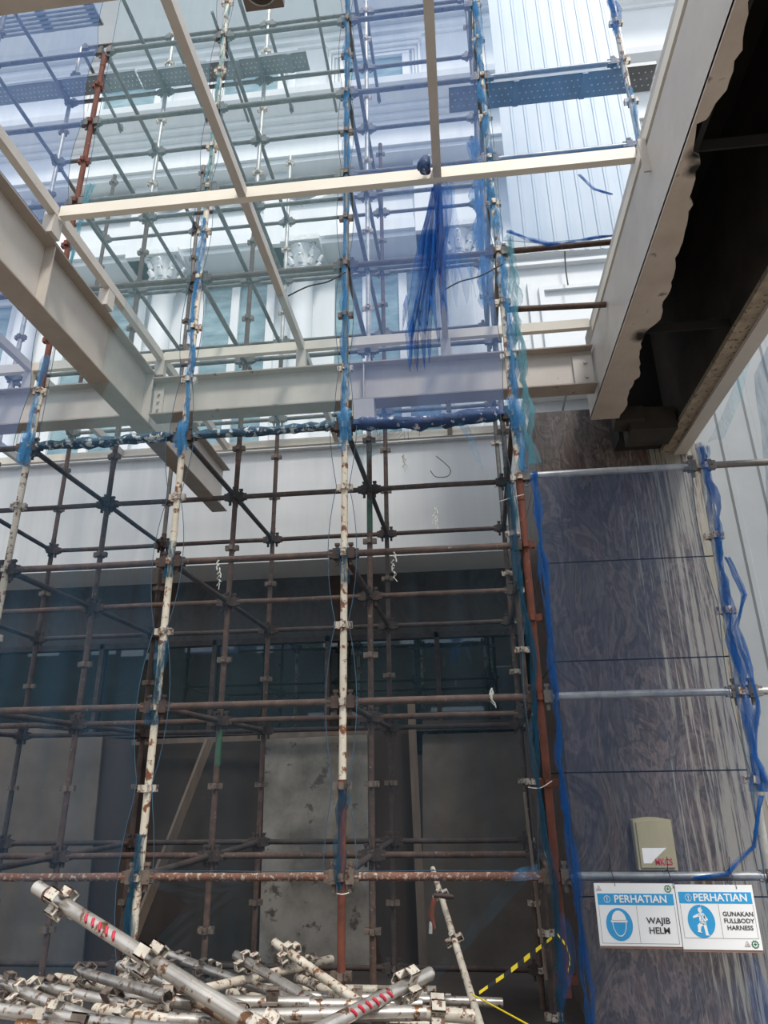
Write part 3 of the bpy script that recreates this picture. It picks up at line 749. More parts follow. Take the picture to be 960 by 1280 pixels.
netpanel('safety_net', -.73, .43, -.5, 2.44, NY, 'net_low', 'dim lower net between middle and corner poles', .06, .05, group=G, hem='net_gather_teal')
netpanel('safety_net', .57, 1.64, -1.8, 1.97, 4.475, 'net_right', 'blue net over the granite pillar behind the warning signs', 0, .04, group=G, amp=.03)
# triangular remnants under the first lift
def sheetpoly(name, pts, m, label, group=None, hem=None):
    c = sum((Vector(p) for p in pts), Vector())/len(pts)
    e = empty(name, c, label, 'net', group)
    q = [Vector(p)-c for p in pts]
    bm = bmesh.new(); f = bm.faces.new([bm.verts.new(v) for v in q]); bmesh.ops.triangulate(bm, faces=[f]); bmesh.ops.subdivide_edges(bm, edges=bm.edges, cuts=5, use_grid_fill=True)
    for v in bm.verts: v.co.y += .012*math.sin(v.co.x*31+v.co.z*9)
    me = bpy.data.meshes.new('mesh_sheet'); bm.to_mesh(me); bm.free(); me.materials.append(M[m])
    o = bpy.data.objects.new('mesh_sheet', me); COL.objects.link(o); o.parent = e
    return e
T = lambda px, py: at(px, py, 4.47)
sheetpoly('torn_net', [T(448, 1100), T(660, 1100), T(628, 1112), T(585, 1160), T(548, 1205), T(530, 1245), T(488, 1245), T(475, 1190)], 'net_low', 'dim torn net hanging in a V below the first rail', hem='net_gather_teal')
sheetpoly('torn_net', [T(180, 1100), T(318, 1100), T(322, 1140), T(338, 1190), T(345, 1245), T(160, 1245), T(172, 1200), T(236, 1130)], 'net_low', 'dim torn net between second pole and pale board below first rail', hem='net_gather_teal')

# crinkled gathered nets along poles
def gather(name, pts, r, m, label, seed=1, n=9, amp=.4, cat='net', parent=None, sub=5, jit=.15):
    rr = random.Random(seed); P = []; Rs = []
    pts = [Vector(p) for p in pts]; r = r*(.86 if 'net_g' in m else 1)
    for a, b in zip(pts, pts[1:]):
        k = max(2, int((b-a).length/.06))
        for i in range(k):
            t = i/k; P.append(a.lerp(b, t)+Vector((rr.uniform(-1, 1), rr.uniform(-1, 0), rr.uniform(-.3, .3)))*r*.22)
            Rs.append(r*(1+amp*rr.uniform(-1, 1)*.7))
    P.append(pts[-1]); Rs.append(r*.35); Rs[0] = r*.4
    if m.startswith('net_'):
        mb = MB(); K = 5
        for q in range(K):
            a0 = 2*PI*q/K+rr.uniform(-.5, .5); tw = rr.uniform(-9, 9); ph = rr.uniform(0, 6); P2 = []; R2 = []; s_ = 0
            for i, p in enumerate(P):
                s_ += (P[i]-P[i-1]).length if i else 0
                a = a0+tw*s_*.6+.8*math.sin(s_*7+ph); w_ = r*(.62+.45*math.sin(s_*11+ph*2))
                P2.append(p+Vector((math.cos(a), math.sin(a)*.6, 0))*w_); R2.append(max(.004, r*(.40+.22*math.sin(s_*17+ph)+rr.uniform(-.08, .08))))
            mb.path(P2, R2, 6, 0, False, 0, .35)
            for i in range(0, len(P2)-1, 4):       # frayed ends
                d = Vector((rr.uniform(-1, 1), 0, rr.uniform(-1.4, .3)))*r*1.5
                mb.path([P2[i], P2[i]+d*.5, P2[i]+d], [.0016, .0013, .0008], 3, 0, False)
        o = mb.build(name, M[m])
    else: o = MB().path(P, Rs, n, 0, True, 0, jit).build(name, M[m])
    if parent: o.parent = parent
    else: tag(o, label, cat)
    return o
x = ROWX[0]
gather('gathered_net', [(x[1], 4.5, 2.3), (x[1]-.0, 4.5, 3.3)], .036, 'net_gather', 'blue net bunched round the left pole beside the big beam', 2)
gather('gathered_net', [(x[1]+.08, 4.46, 4.0), (x[1]+.12, 4.46, 4.5), (x[1]+.16, 4.46, 5.1)], .03, 'net_gather_teal', 'teal net tail hanging right of the red-rusted pole', 12)
gather('gathered_net', [(x[2], 4.5, -1.7), (x[2], 4.5, -.3)], .036, 'net_dim', 'blue net round the bottom of the second pole', 3)
gather('gathered_net', [(x[2]+.0, 4.5, .35), (x[2], 4.5, .9)], .034, 'net_dim', 'blue net tied round the second pole at the second lift', 31)
gather('gathered_net', [(x[2], 4.5, 1.35), (x[2], 4.5, 1.62)], .036, 'net_dim', 'blue net knot on the second pole at the third lift', 32)
gather('gathered_net', [(x[2], 4.5, 2.3), (x[2], 4.5, 4.6)], .034, 'net_gather', 'blue net bunched round the second pole above the fourth lift', 4)
gather('gathered_net', [(x[2], 4.5, 4.7), (x[2], 4.5, 7.4)], .030, 'net_gather_teal', 'teal net bunched round the second pole near the top', 5)
gather('gathered_net', [(x[3], 4.5, -.6), (x[3], 4.5, -.05)], .034, 'net_dim', 'blue net tied round the middle pole above the first lift', 6)
gather('gathered_net', [(x[3], 4.5, 1.25), (x[3], 4.5, 1.5)], .036, 'net_dim', 'blue net knot on the middle pole at the third lift', 61)
gather('gathered_net', [(x[3], 4.5, 2.25), (x[3], 4.5, 4.0)], .034, 'net_gather', 'blue net bunched round the middle pole above the fourth lift', 7)
gather('gathered_net', [(x[3], 4.5, 4.05), (x[3], 4.5, 7.5)], .034, 'net_gather', 'blue net bunched round the middle pole near the top', 8)
gather('gathered_net', [(x[4]+.02, 4.5, 2.0), (x[4]+.02, 4.5, 3.9)], .046, 'net_gather', 'blue net bunched round the corner pole beside the crossbeam', 9)
gather('gathered_net', [(x[4]+.0, 4.5, 4.0), (x[4]+.0, 4.5, 7.3)], .045, 'net_gather', 'blue net bunched round the corner pole near the top', 10)
gather('gathered_net', [(x[4]-.12, 4.52, 3.45), (x[4]-.13, 4.52, 5.2)], .055, 'net_gather', 'blue net fold hanging left of the corner pole', 13)
gather('gathered_net', [(x[4]+.10, 4.49, 2.05), (x[4]+.09, 4.49, 3.3), (x[4]+.10, 4.49, 4.1)], .045, 'net_gather_teal', 'teal net fold hanging right of the corner pole', 14)
gather('gathered_net', [(x[4]+.10, 4.48, 1.98), (x[4]+.09, 4.48, .2), (x[4]+.10, 4.48, -.9), (x[4]+.13, 4.48, -1.8)], .026, 'net_blue', 'bright blue net edge gathered along the left of the pillar net', 15)
gather('gathered_net', [(x[4]-.06, 4.46, 1.9), (x[4]-.07, 4.46, 1.3), (x[4]-.03, 4.46, .6), (x[4]-.07, 4.46, .1), (x[4]-.02, 4.46, -.6), (x[4]-.07, 4.46, -1.6)], .024, 'net_dim', 'teal net edge winding down the orange-rusted corner pole', 16)
gather('gathered_net', [(1.735, 4.49, 2.1), (1.715, 4.49, 1.4), (1.70, 4.49, .9), (1.675, 4.49, .2), (1.66, 4.49, -.1)], .036, 'net_blue', 'bright blue net bunched round the silver pole right of pillar', 17)
gather('gathered_net', [(1.74, 4.47, 1.3), (1.80, 4.47, 1.05), (1.72, 4.47, .85), (1.75, 4.47, .4), (1.66, 4.47, .1), (1.73, 4.47, -.1)], .018, 'net_blue', 'loose blue net strand twisting beside the silver pole', 18)
gather('gathered_net', [(1.66, 4.47, -.12), (1.57, 4.47, -.38), (1.40, 4.47, -.52), (1.22, 4.47, -.54)], .018, 'net_blue', 'blue net hem curving down to the sign rail', 19)
gather('gathered_net', [(1.735, 4.5, 4.85), (1.735, 4.5, 5.6)], .03, 'net_gather', 'blue net shreds on the lower end of the top right pole', 20)
gather('gathered_net', [(1.735, 4.5, 6.3), (1.735, 4.5, 7.4)], .04, 'net_blue', 'blue net knot on the top right pole', 21)
gather('gathered_net', [(.56, 4.45, 4.10), (.72, 4.45, 4.0), (.86, 4.45, 3.93), (1.05, 4.45, 3.94), (1.25, 4.45, 3.96), (1.5, 4.45, 3.96)], .020, 'net_blue', 'bright blue net hem sagging along the rail above the white panels', 22)
gather('gathered_net', [(1.18, 4.45, 4.62), (1.28, 4.45, 4.45), (1.42, 4.45, 4.38)], .012, 'net_blue', 'small torn blue net strand above the sagging hem', 23)
# net rolled round the fourth-lift ledger
nn = [('left and second', 1), ('second and middle', 2), ('middle and corner', 3)]
for lab, c in nn:
    gather('rolled_net', [(x[c]+.07, 4.50, 2.465), ((x[c]+x[c+1])/2, 4.50, 2.455 if c < 3 else 2.44), (x[c+1]-.07, 4.50, 2.475)], .036 if c < 3 else .05, 'wrap_grey' if c < 3 else 'wrap_blue',
           'dusty rolled net tied along the fourth-lift ledger between %s poles' % lab, 40+c, 12, .35, jit=.2)
for c in (1, 2, 3, 4):
    gather('net_knot', [(x[c], 4.48, 2.33), (x[c], 4.47, 2.47), (x[c], 4.48, 2.58)], .055, 'net_gather', 'blue net knot on the %s pole at the rolled net' % CN[c], 50+c, 10, .3)
# fringes under the rolled net
fr_ = MB(); rr = random.Random(5)
for k in range(34):
    x0_ = rr.uniform(-.55, -.2); z0_ = 2.42
    a = Vector((x0_, 4.49, z0_)); d = Vector((rr.uniform(-.16, .02), 0, rr.uniform(-.12, -.03)))
    fr_.path([a, a+d*.5+Vector((0, 0, .01)), a+d], .0018, 4)
tag(fr_.build('net_fringe', M['net_blue']), 'frayed blue threads under the rolled net right of middle pole', 'net', kind='stuff')
sheetpoly('torn_net', [(.06, 4.49, 2.42), (.14, 4.49, 2.42), (.2, 4.49, 2.25), (.23, 4.49, 2.02), (.17, 4.49, 2.12), (.13, 4.49, 2.28)], 'net_gather', 'small teal net rag hanging below the rolled net near corner')
sheetpoly('torn_net', [at(445, 560, 4.6), at(478, 545, 4.6), at(474, 562, 4.6), at(452, 585, 4.6)], 'net_gather_teal', 'small teal net rag right of the middle pole below rolled net')
sheetpoly('torn_net', [at(470, 512, 4.7), at(520, 508, 4.7), at(570, 514, 4.7), at(595, 522, 4.7), at(560, 535, 4.7), at(480, 535, 4.7)], 'net_blue', 'bright blue net scrap between crossbeam and rolled net')
sheetpoly('torn_net', [at(645, 1086, 4.40), at(672, 1080, 4.40), at(673, 1100, 4.40), at(636, 1101, 4.40)], 'net_gather', 'bright blue net scrap over the orange rail by the corner pole')
sheetpoly('torn_net', [at(702, 1140, 4.44), at(716, 1160, 4.44), at(722, 1200, 4.44), at(712, 1235, 4.44), at(702, 1265, 4.44), at(696, 1230, 4.44)], 'net_blue', 'blue net flap left of the warning signs at bottom')
sheetpoly('torn_net', [at(925, 1190, 4.5), at(948, 1200, 4.5), at(962, 1240, 4.5), at(962, 1290, 4.5), at(945, 1290, 4.5)], 'net_blue', 'blue net edge below the harness sign at bottom right')
sheetpoly('torn_net', [at(885, 552, 4.6), at(902, 520, 4.9), at(922, 470, 5.2), at(938, 448, 5.4), at(926, 500, 5.2), at(905, 548, 4.8)], 'net_gather_teal', 'narrow blue net strip rising from pole top to beam')
sheetpoly('torn_net', [at(942, 470, 5.6), at(975, 400, 5.6), at(985, 800, 5.6), at(962, 790, 5.6), at(957, 590, 5.6)], 'net_dim', 'blue net curtain at the right edge before white sheeting')

# bright blue bunch hanging from the front tube joint
hb_ = empty('hanging_net', (.02, 3.26, 3.5), 'bright blue net bunch hanging from the front cream tube joint', 'net')
rr = random.Random(9)
def pleat(w0, w1, x0, x1, z0, z1, y, m, folds, ph):
    nx, nz = 40, 26; vs = []
    for j in range(nz+1):
        t = j/nz; z = z0+(z1-z0)*t; w = w0+(w1-w0)*t**.8; cx = x0+(x1-x0)*t
        for i in range(nx+1):
            u = i/nx
            vs.append((cx+w*(u-.5)+.008*math.sin(9*t+5*u+ph), y+(.015+.05*t)*math.sin(folds*2*PI*u+ph+2*t), z+(.10*math.sin(7*u*PI+ph)*(t > .9))))
    ww = nx+1
    fs = [(j*ww+i, j*ww+i+1, (j+1)*ww+i+1, (j+1)*ww+i) for j in range(nz) for i in range(nx)]
    MB().add([tuple(Vector(v)-hb_.location) for v in vs], fs, 0, True).build('net_fold', M[m], hb_)
hp = lambda px, py: at(px, py, 3.3)
def pl2(pt, pb, w0, w1, m, folds, ph, y=3.3):
    y += .16; w0 *= 1.05; w1 *= 1.05
    a = at(pt[0], pt[1], y); b = at(pb[0], pb[1], y); pleat(w0, w1, a.x, b.x, a.z, b.z, y, m, folds, ph)
pl2((548, 232), (530, 405), .08, .26, 'net_bunch', 5, 0, 3.22)
pl2((545, 232), (522, 440), .06, .12, 'net_bunch', 4, 1.4, 3.24)
pl2((556, 235), (548, 350), .10, .07, 'net_bunch', 3, .6, 3.26)
pl2((560, 228), (560, 340), .07, .09, 'net_clear', 3, 2, 3.36)
pl2((552, 228), (572, 360), .08, .20, 'net_clear', 4, 1, 3.34)
gather('net_fold', [(-.06, .10, .13), (-.085, .11, .2), (-.05, .12, .30)], .036, 'wrap_blue', '', 77, 10, .3, parent=hb_)

# cables and wires
def cable(pts, r, m, label, name='cable', cat='cable'):
    P = [Vector(p) for p in pts]; Q = []
    for i in range(len(P)-1):
        p0 = P[max(i-1, 0)]; p1 = P[i]; p2 = P[i+1]; p3 = P[min(i+2, len(P)-1)]
        for k in range(5):
            t = k/5; Q.append(.5*((2*p1)+(p2-p0)*t+(2*p0-5*p1+4*p2-p3)*t*t+(3*p1-p0-3*p2+p3)*t**3))
    Q.append(P[-1]); return tag(MB().path(Q, r, 6).build(name, M[m]), label, cat)
cable([at(360, 370, 4.42), at(385, 358, 4.42), at(410, 352, 4.42), at(432, 340, 4.42)], .006, 'wire', 'dark twisted cable sagging from the middle pole past a column')
cable([at(556, 362, 4.42), at(575, 352, 4.42), at(600, 345, 4.42), at(628, 330, 4.42)], .006, 'wire', 'dark twisted cable running to the corner pole')
cable([at(709, 490, 6.7), at(704, 510, 6.7), at(702, 531, 6.72)], .010, 'wire', 'thin cable hanging over the ledge above the granite pillar')
cable([at(706, 312, 9.3), at(707, 335, 9.35), at(710, 356, 9.35)], .012, 'wire', 'thin dark cable hanging on the white panelled wall')
cable([at(545, 570, 4.6), at(562, 585, 4.6), at(560, 595, 4.6), at(545, 596, 4.6), at(538, 588, 4.6)], .003, 'wire', 'curled thin wire dangling below the rolled net')
cable([at(624, 627, 4.48), at(640, 622, 4.46), at(655, 618, 4.46)], .003, 'wire_white', 'pale tie wire on the corner poles below the rolled net')
cable([at(421, 1117, 4.48), at(428, 1118, 4.45), at(436, 1116, 4.48)], .003, 'wire_white', 'pale tie wire round the rusty bottom of the middle pole')
cable([at(660, 984, 4.46), at(675, 985, 4.45), at(690, 976, 4.46)], .003, 'wire_white', 'pale tie wire on the corner pole above the sign rail level')
cable([at(655, 990, 4.7), at(683, 1225, 4.6)], .009, 'timber', 'thin pale rod leaning in the corner pole cluster', 'metal_rod', 'rod')
for px, py, h, nm in ((505, 568, 20, 'between middle and rear pole tops'), (543, 635, 22, 'above the third lift near middle'), (274, 700, 34, 'below the third ledger right of second pole'), (492, 690, 34, 'below the third ledger right of middle pole'), (615, 860, 18, 'on the second ledger near the corner')):
    a = at(px, py, 4.5); b = at(px+1, py+h, 4.5); mb = MB()
    rr = random.Random(px)
    for k in range(7):
        t = k/7; c = a.lerp(b, t); mb.path([c, c+Vector((rr.uniform(-.02, .02), 0, -.02)), c+Vector((rr.uniform(-.02, .02), 0, -.045))], .006*(1-t*.6), 5)
    tag(mb.build('mortar_drip', M['wire_white']), 'pale hardened drip hanging %s' % nm, 'drip')

# ---------------------------------------------------------------- warning signs
def text(s, size, x, z, y, m, parent, name='lettering', align='CENTER', bold=.012, ext=.0006, sx=1.06):
    c = bpy.data.curves.new('t', 'FONT'); c.body = s; c.size = size; c.align_x = align; c.align_y = 'CENTER'; c.offset = bold*size; c.extrude = ext; c.resolution_u = 3
    t = bpy.data.objects.new('t', c); COL.objects.link(t)
    dg = bpy.context.evaluated_depsgraph_get(); me = bpy.data.meshes.new_from_object(t.evaluated_get(dg)); bpy.data.objects.remove(t)
    me.materials.clear(); me.materials.append(M[m])
    o = bpy.data.objects.new(name, me); COL.objects.link(o); o.parent = parent
    o.matrix_local = Matrix.Translation((x, y, z)) @ Matrix.Rotation(PI/2, 4, 'X') @ Matrix.Diagonal((sx, 1, 1, 1)); return o
def ell(cx, cz, rx, rz, n=28, a0=0, a1=2*PI): return [(cx+rx*math.cos(a0+(a1-a0)*k/n), cz+rz*math.sin(a0+(a1-a0)*k/n)) for k in range(n)]
def signboard(name, x0, x1, z0, z1, label, kind):
    w = x1-x0; h = z1-z0; e = empty(name, ((x0+x1)/2, 4.40, z0), label, 'sign')
    sh = .012
    MB().box((-w/2, 0, 0), (w/2, .004, h)).build('panel', M['white_plastic'], e)
    MB().box((-w/2-.001, .0045, -.012), (w/2+.001, .012, h-.01)).build('backing', M['sign_edge'], e)
    top = h-(.05 if kind == 0 else .035)
    b1 = top; b0 = top-.055
    MB().box((-w/2+.012, -.001, b0), (w/2-.012, 0, b1)).build('title_band', M['sign_blue'], e)
    tb = [c for c in bpy.data.objects if c.parent == e and c.name.startswith('title_band')][0]
    text('PERHATIAN', .050, .026, (b0+b1)/2, -.0018, 'white_plastic', tb, bold=.02)
    ic = MB().path([(-w/2+.062+.016*math.cos(a*PI/10), -.0018, (b0+b1)/2+.016*math.sin(a*PI/10)) for a in range(21)], .0014, 4)
    ic.box((-w/2+.060, -.0025, (b0+b1)/2-.004), (-w/2+.064, -.001, (b0+b1)/2+.010)); ic.box((-w/2+.060, -.0025, (b0+b1)/2-.011), (-w/2+.064, -.001, (b0+b1)/2-.007))
    ic.build('warning_mark', M['white_plastic'], tb)
    fb = .012 if kind == 0 else .052
    ft = b0-.004; fx = -w/2+.014; fx1 = w/2-.012; dv = 0.0 if kind == 0 else .01
    ln = MB(); q = .0012
    for a, b in (((fx, fb), (fx1, fb+q)), ((fx, fb), (fx+q, ft)), ((fx1-q, fb), (fx1, ft)), ((dv-.0, fb), (dv+q, ft))): ln.box((a[0], -.001, a[1]), (b[0], 0, b[1]))
    ln.build('rule_lines', M['ink'], e)
    cx = (fx+dv)/2; cz = (fb+ft)/2
    dc = MB().plate(ell(cx, cz, .070, .078, 36), -.0012, -.0002).build('pictogram_disc', M['sign_blue'], e)
    P = MB(); y0, y1 = -.003, -.0014
    if kind == 0:
        P.plate(ell(cx, cz+.018, .038, .048, 20, 0, PI)+[(cx-.038, cz+.018)], y0, y1)
        P.plate([(cx-.043, cz+.010), (cx+.043, cz+.010), (cx+.043, cz+.020), (cx-.043, cz+.020)], y0, y1)
        face = [(cx-.035, cz+.008), (cx-.033, cz-.018), (cx-.022, cz-.042), (cx-.008, cz-.054), (cx+.008, cz-.054), (cx+.022, cz-.042), (cx+.033, cz-.018), (cx+.035, cz+.008)]
        P.path([(a, -.002, b) for a, b in face], .0024, 5)
        text('WAJIB', .042, w/4, cz+.018, -.0012, 'ink', e, bold=.018); text('HELM', .042, w/4, cz-.028, -.0012, 'ink', e, bold=.018)
    else:
        P.plate(ell(cx+.0, cz+.052, .011, .013, 16), y0, y1)
        P.plate([(cx-.012, cz+.038), (cx+.016, cz+.038), (cx+.024, cz+.002), (cx+.020, cz-.016), (cx-.010, cz-.010), (cx-.010, cz+.012)], y0, y1)
        P.plate([(cx-.010, cz+.036), (cx-.040, cz+.024), (cx-.042, cz+.014), (cx-.008, cz+.022)], y0, y1)
        P.plate([(cx+.018, cz+.034), (cx+.034, cz+.008), (cx+.028, cz+.002), (cx+.012, cz+.018)], y0, y1)
        P.plate([(cx+.004, cz-.010), (cx+.022, cz-.014), (cx+.026, cz-.060), (cx+.034, cz-.066), (cx+.012, cz-.066), (cx+.010, cz-.040)], y0, y1)
        P.plate([(cx-.010, cz-.006), (cx+.012, cz-.014), (cx-.006, cz-.026), (cx-.012, cz-.046), (cx-.004, cz-.054), (cx-.028, cz-.050), (cx-.024, cz-.040), (cx-.024, cz-.020)], y0, y1)
        P.box((cx+.006, y0, cz+.036), (cx+.0075, y1, cz+.075))
        hn = MB(); hn.path([(cx-.006, -.0034, cz+.036), (cx+.018, -.0034, cz-.008)], .0012, 4); hn.path([(cx+.012, -.0034, cz+.036), (cx-.006, -.0034, cz-.004)], .0012, 4); hn.path([(cx-.010, -.0034, cz+.0), (cx+.022, -.0034, cz-.004)], .0012, 4)
        hn.build('harness_lines', M['sign_blue'], e)
        for s, zz in (('GUNAKAN', .034), ('FULLBODY', .002), ('HARNESS', -.030)): text(s, .030, w/4+.004, cz+zz, -.0012, 'ink', e, bold=.016)
    P.build('pictogram', M['white_plastic'], dc)
    gx, gz = (w/2-.035, h-.026) if kind == 0 else (w/2-.035, .027)
    g = MB(); g.path([(gx+.015*math.cos(a*PI/12), -.001, gz+.015*math.sin(a*PI/12)) for a in range(25)], .0024, 5)
    for k in range(10):
        a = k*PI/5; g.box((gx+.0175*math.cos(a)-.002, -.0015, gz+.0175*math.sin(a)-.002), (gx+.0175*math.cos(a)+.002, 0, gz+.0175*math.sin(a)+.002))
    g.box((gx-.002, -.0015, gz-.008), (gx+.002, 0, gz+.008)); g.box((gx-.008, -.0015, gz-.002), (gx+.008, 0, gz+.002))
    g.build('green_emblem', M['sign_green'], e)
    tx, tz = (-w/2+.024, h-.026) if kind == 0 else (w/2-.075, .027)
    t = MB()
    for a, b in (((-.014, -.010), (0, .014)), ((.014, -.010), (0, .014)), ((-.014, -.010), (.014, -.010)), ((-.006, -.010), (0, .002)), ((.006, -.010), (0, .002))): t.path([(tx+a[0], -.001, tz+a[1]), (tx+b[0], -.001, tz+b[1])], .001, 4)
    t.build('small_emblem', M['sign_edge'], e)
    return e
s1 = signboard('warning_sign', .663, 1.090, -.855, -.556, 'white and blue warning sign WAJIB HELM with helmet symbol', 0)
s2 = signboard('warning_sign', 1.094, 1.497, -.868, -.563, 'white and blue sign GUNAKAN FULLBODY HARNESS beside the helmet sign', 1)
s1.rotation_euler = (0, math.radians(.3), 0); s2.rotation_euler = (0, math.radians(.3), 0)
for e, xs in ((s1, (-.10,)), (s2, (-.21, .12))):
    w = .4; hh = .299
    for xx in xs:
        MB().path([(xx, -.003, hh-.012), (xx-.003, -.003, hh+.02), (xx-.006, .05, hh+.075), (xx-.004, .15, hh+.05), (xx, .125, hh-.0), (xx, .01, hh-.012)], .0022, 5).build('hanging_tie', M['black'], e)
        MB().path([(xx-.006, .05, hh+.07), (xx-.012, .0, hh+.11), (xx-.014, -.01, hh+.145)], .0018, 5).build('tie_tail', M['black'], e)
# yellowed plastic box on the pillar
b0 = at(795, 1086, PY); b1 = at(786, 1021, PY); b2 = at(833, 1021, PY); wbx = (b2-b1).x
bx = empty('plastic_box', ((b0.x+at(843, 1080, PY).x)/2, PY, b0.z), 'yellowed plastic box with MKCS sticker on the granite pillar', 'box')
hh = b1.z-b0.z-.02; ww = wbx
prof = [(0, 0), (-.10, .02), (-.12, .1), (-.09, hh*.75), (-.05, hh), (0, hh+.01)]
mbx = MB()
arc = [(-ww/2+ww*k/10, hh+.018*math.sin(PI*k/10)) for k in range(11)]
outline = [(-ww/2+.0, 0), (ww/2, 0)]+list(reversed([(a, b) for a, b in arc]))
mbx.plate(outline, -.10, -.002); mbx.build('housing', M['box_plastic'], bx)
MB().plate([(a*.86, .02+b*.90) for a, b in outline], -.112, -.10).build('front_cover', M['box_plastic'], bx)
stk = MB().plate([(-.11, .05), (-.11, .16), (.08, .16), (.03, .12), (-.02, .08), (-.05, .05)], -.1135, -.1125).build('sticker', M['white_plastic'], bx)
text('MKCS', .065, .045, .058, -.1138, 'red_ink', stk, bold=.02, sx=.8)
# barrier tape
def tape(pts, label):
    P = [Vector(p) for p in pts]; mb = MB(); N = 11; Q = []
    for i in range(N+1):
        t = i/N*(len(P)-1); k = min(int(t), len(P)-2); Q.append(P[k].lerp(P[k+1], t-k))
    for i in range(N):
        a, b = Q[i], Q[i+1]; w = .012*(1-.5*abs(2*i/N-1)) ; u = Vector((0, .3, 1)).normalized()*w
        th = Vector((0, .0015, 0))
        mb.add([a-u, b-u, b+u, a+u, a-u+th, b-u+th, b+u+th, a+u+th], [(0, 1, 2, 3), (7, 6, 5, 4), (0, 4, 5, 1), (3, 2, 6, 7)], i % 2)
    return tag(mb.build('barrier_tape', [M['yellow'], M['black']]), label, 'tape')
tape([at(599, 1241, 3.6), at(636, 1215, 3.9), at(665, 1192, 4.2), at(690, 1172, 4.46)], 'yellow and black barrier tape from leaning pipe to corner pole')
tape([at(697, 1168, 4.44), at(708, 1182, 4.44), at(713, 1200, 4.44), at(710, 1214, 4.44)], 'short yellow and black tape tail on the corner pole')
cable([at(590, 1243, 3.6), at(622, 1260, 3.3), at(664, 1283, 3.0)], .003, 'yellow', 'thin yellow cord running down right from the leaning pipe', 'yellow_cord', 'cord')

# ---------------------------------------------------------------- pile of tubes
PG = 'loose scaffold tubes in the foreground pile'
def pipe(p1, p2, th1, th2, m, label, lugs=(), lugk='pale', ext=0, r=R, coll=(), red=None, tw=None, hollow=.86):
    D1 = F*2*r/th1; D2 = F*2*r/th2
    a = atD(p1[0], p1[1], D1); b = atD(p2[0], p2[1], D2); d = (b-a).normalized()
    b = b+d*ext; o = empty('scaffold_tube', (a+b)/2, label, 'tube', PG)
    L = (b-a).length; mid = (a+b)/2; fm = frame(Vector((0, 0, 0))-d*L/2, d)
    la = Vector((0, 0, 0)); q = fm
    mb = MB().path([q @ Vector((0, 0, 0)), q @ Vector((0, 0, L))], r, 16, 0, True, hollow); mb.build('tube', M[m], o)
    rr = random.Random(int(p1[0]*7+p1[1]))
    for s in lugs:
        t = rr.uniform(0, PI/2) if tw is None else tw
        share(LUG[lugk], 'wedge_bracket', o, q @ Matrix.Translation((0, 0, s)) @ Matrix.Rotation(t, 4, 'Z') @ Matrix.Scale(1.15*r/R, 4))
    for s in coll: MB().path([q @ Vector((0, 0, s-.004)), q @ Vector((0, 0, s+.004))], r+.0025, 16).build('weld_ring', M['rust_red'], o)
    if red:
        s0, n = red; mb = MB(); vd_ = -(mid.normalized()); inv = q.to_3x3().inverted() @ vd_; ang = math.atan2(inv.y, inv.x)
        for k in range(n):
            s = s0+k*.019; pts = []
            for j in range(5): 
                aa = ang+(-.5+j*.25)*(1 if k % 2 else -1); pts.append(q @ Vector(((r+.0006)*math.cos(aa), (r+.0006)*math.sin(aa), s+j*.005*(1 if k % 2 else -1))))
            mb.path(pts, .0058, 4)
        mb.build('red_marking', M['red_ink'], o)
    return o
pipe((46, 1109), (330, 1290), 16, 21, 'pile', 'big silver tube rising to upper left out of the pile, red marking', (.16, .66, 1.16), 'pale', .25, coll=(.075,), red=(.34, 9), tw=.55)
pipe((538, 1217), (380, 1297), 15.5, 19, 'pile', 'thick silver tube rising to the right with red marking', (.15,), 'pale', .4, red=(.28, 10), tw=.4)
pipe((541, 1086), (606, 1300), 6.3, 10.5, 'pile_cream', 'thin speckled tube leaning upright at the right of the pile', (.45, 1.05), 'pale', .2, r=.0175, tw=.6)
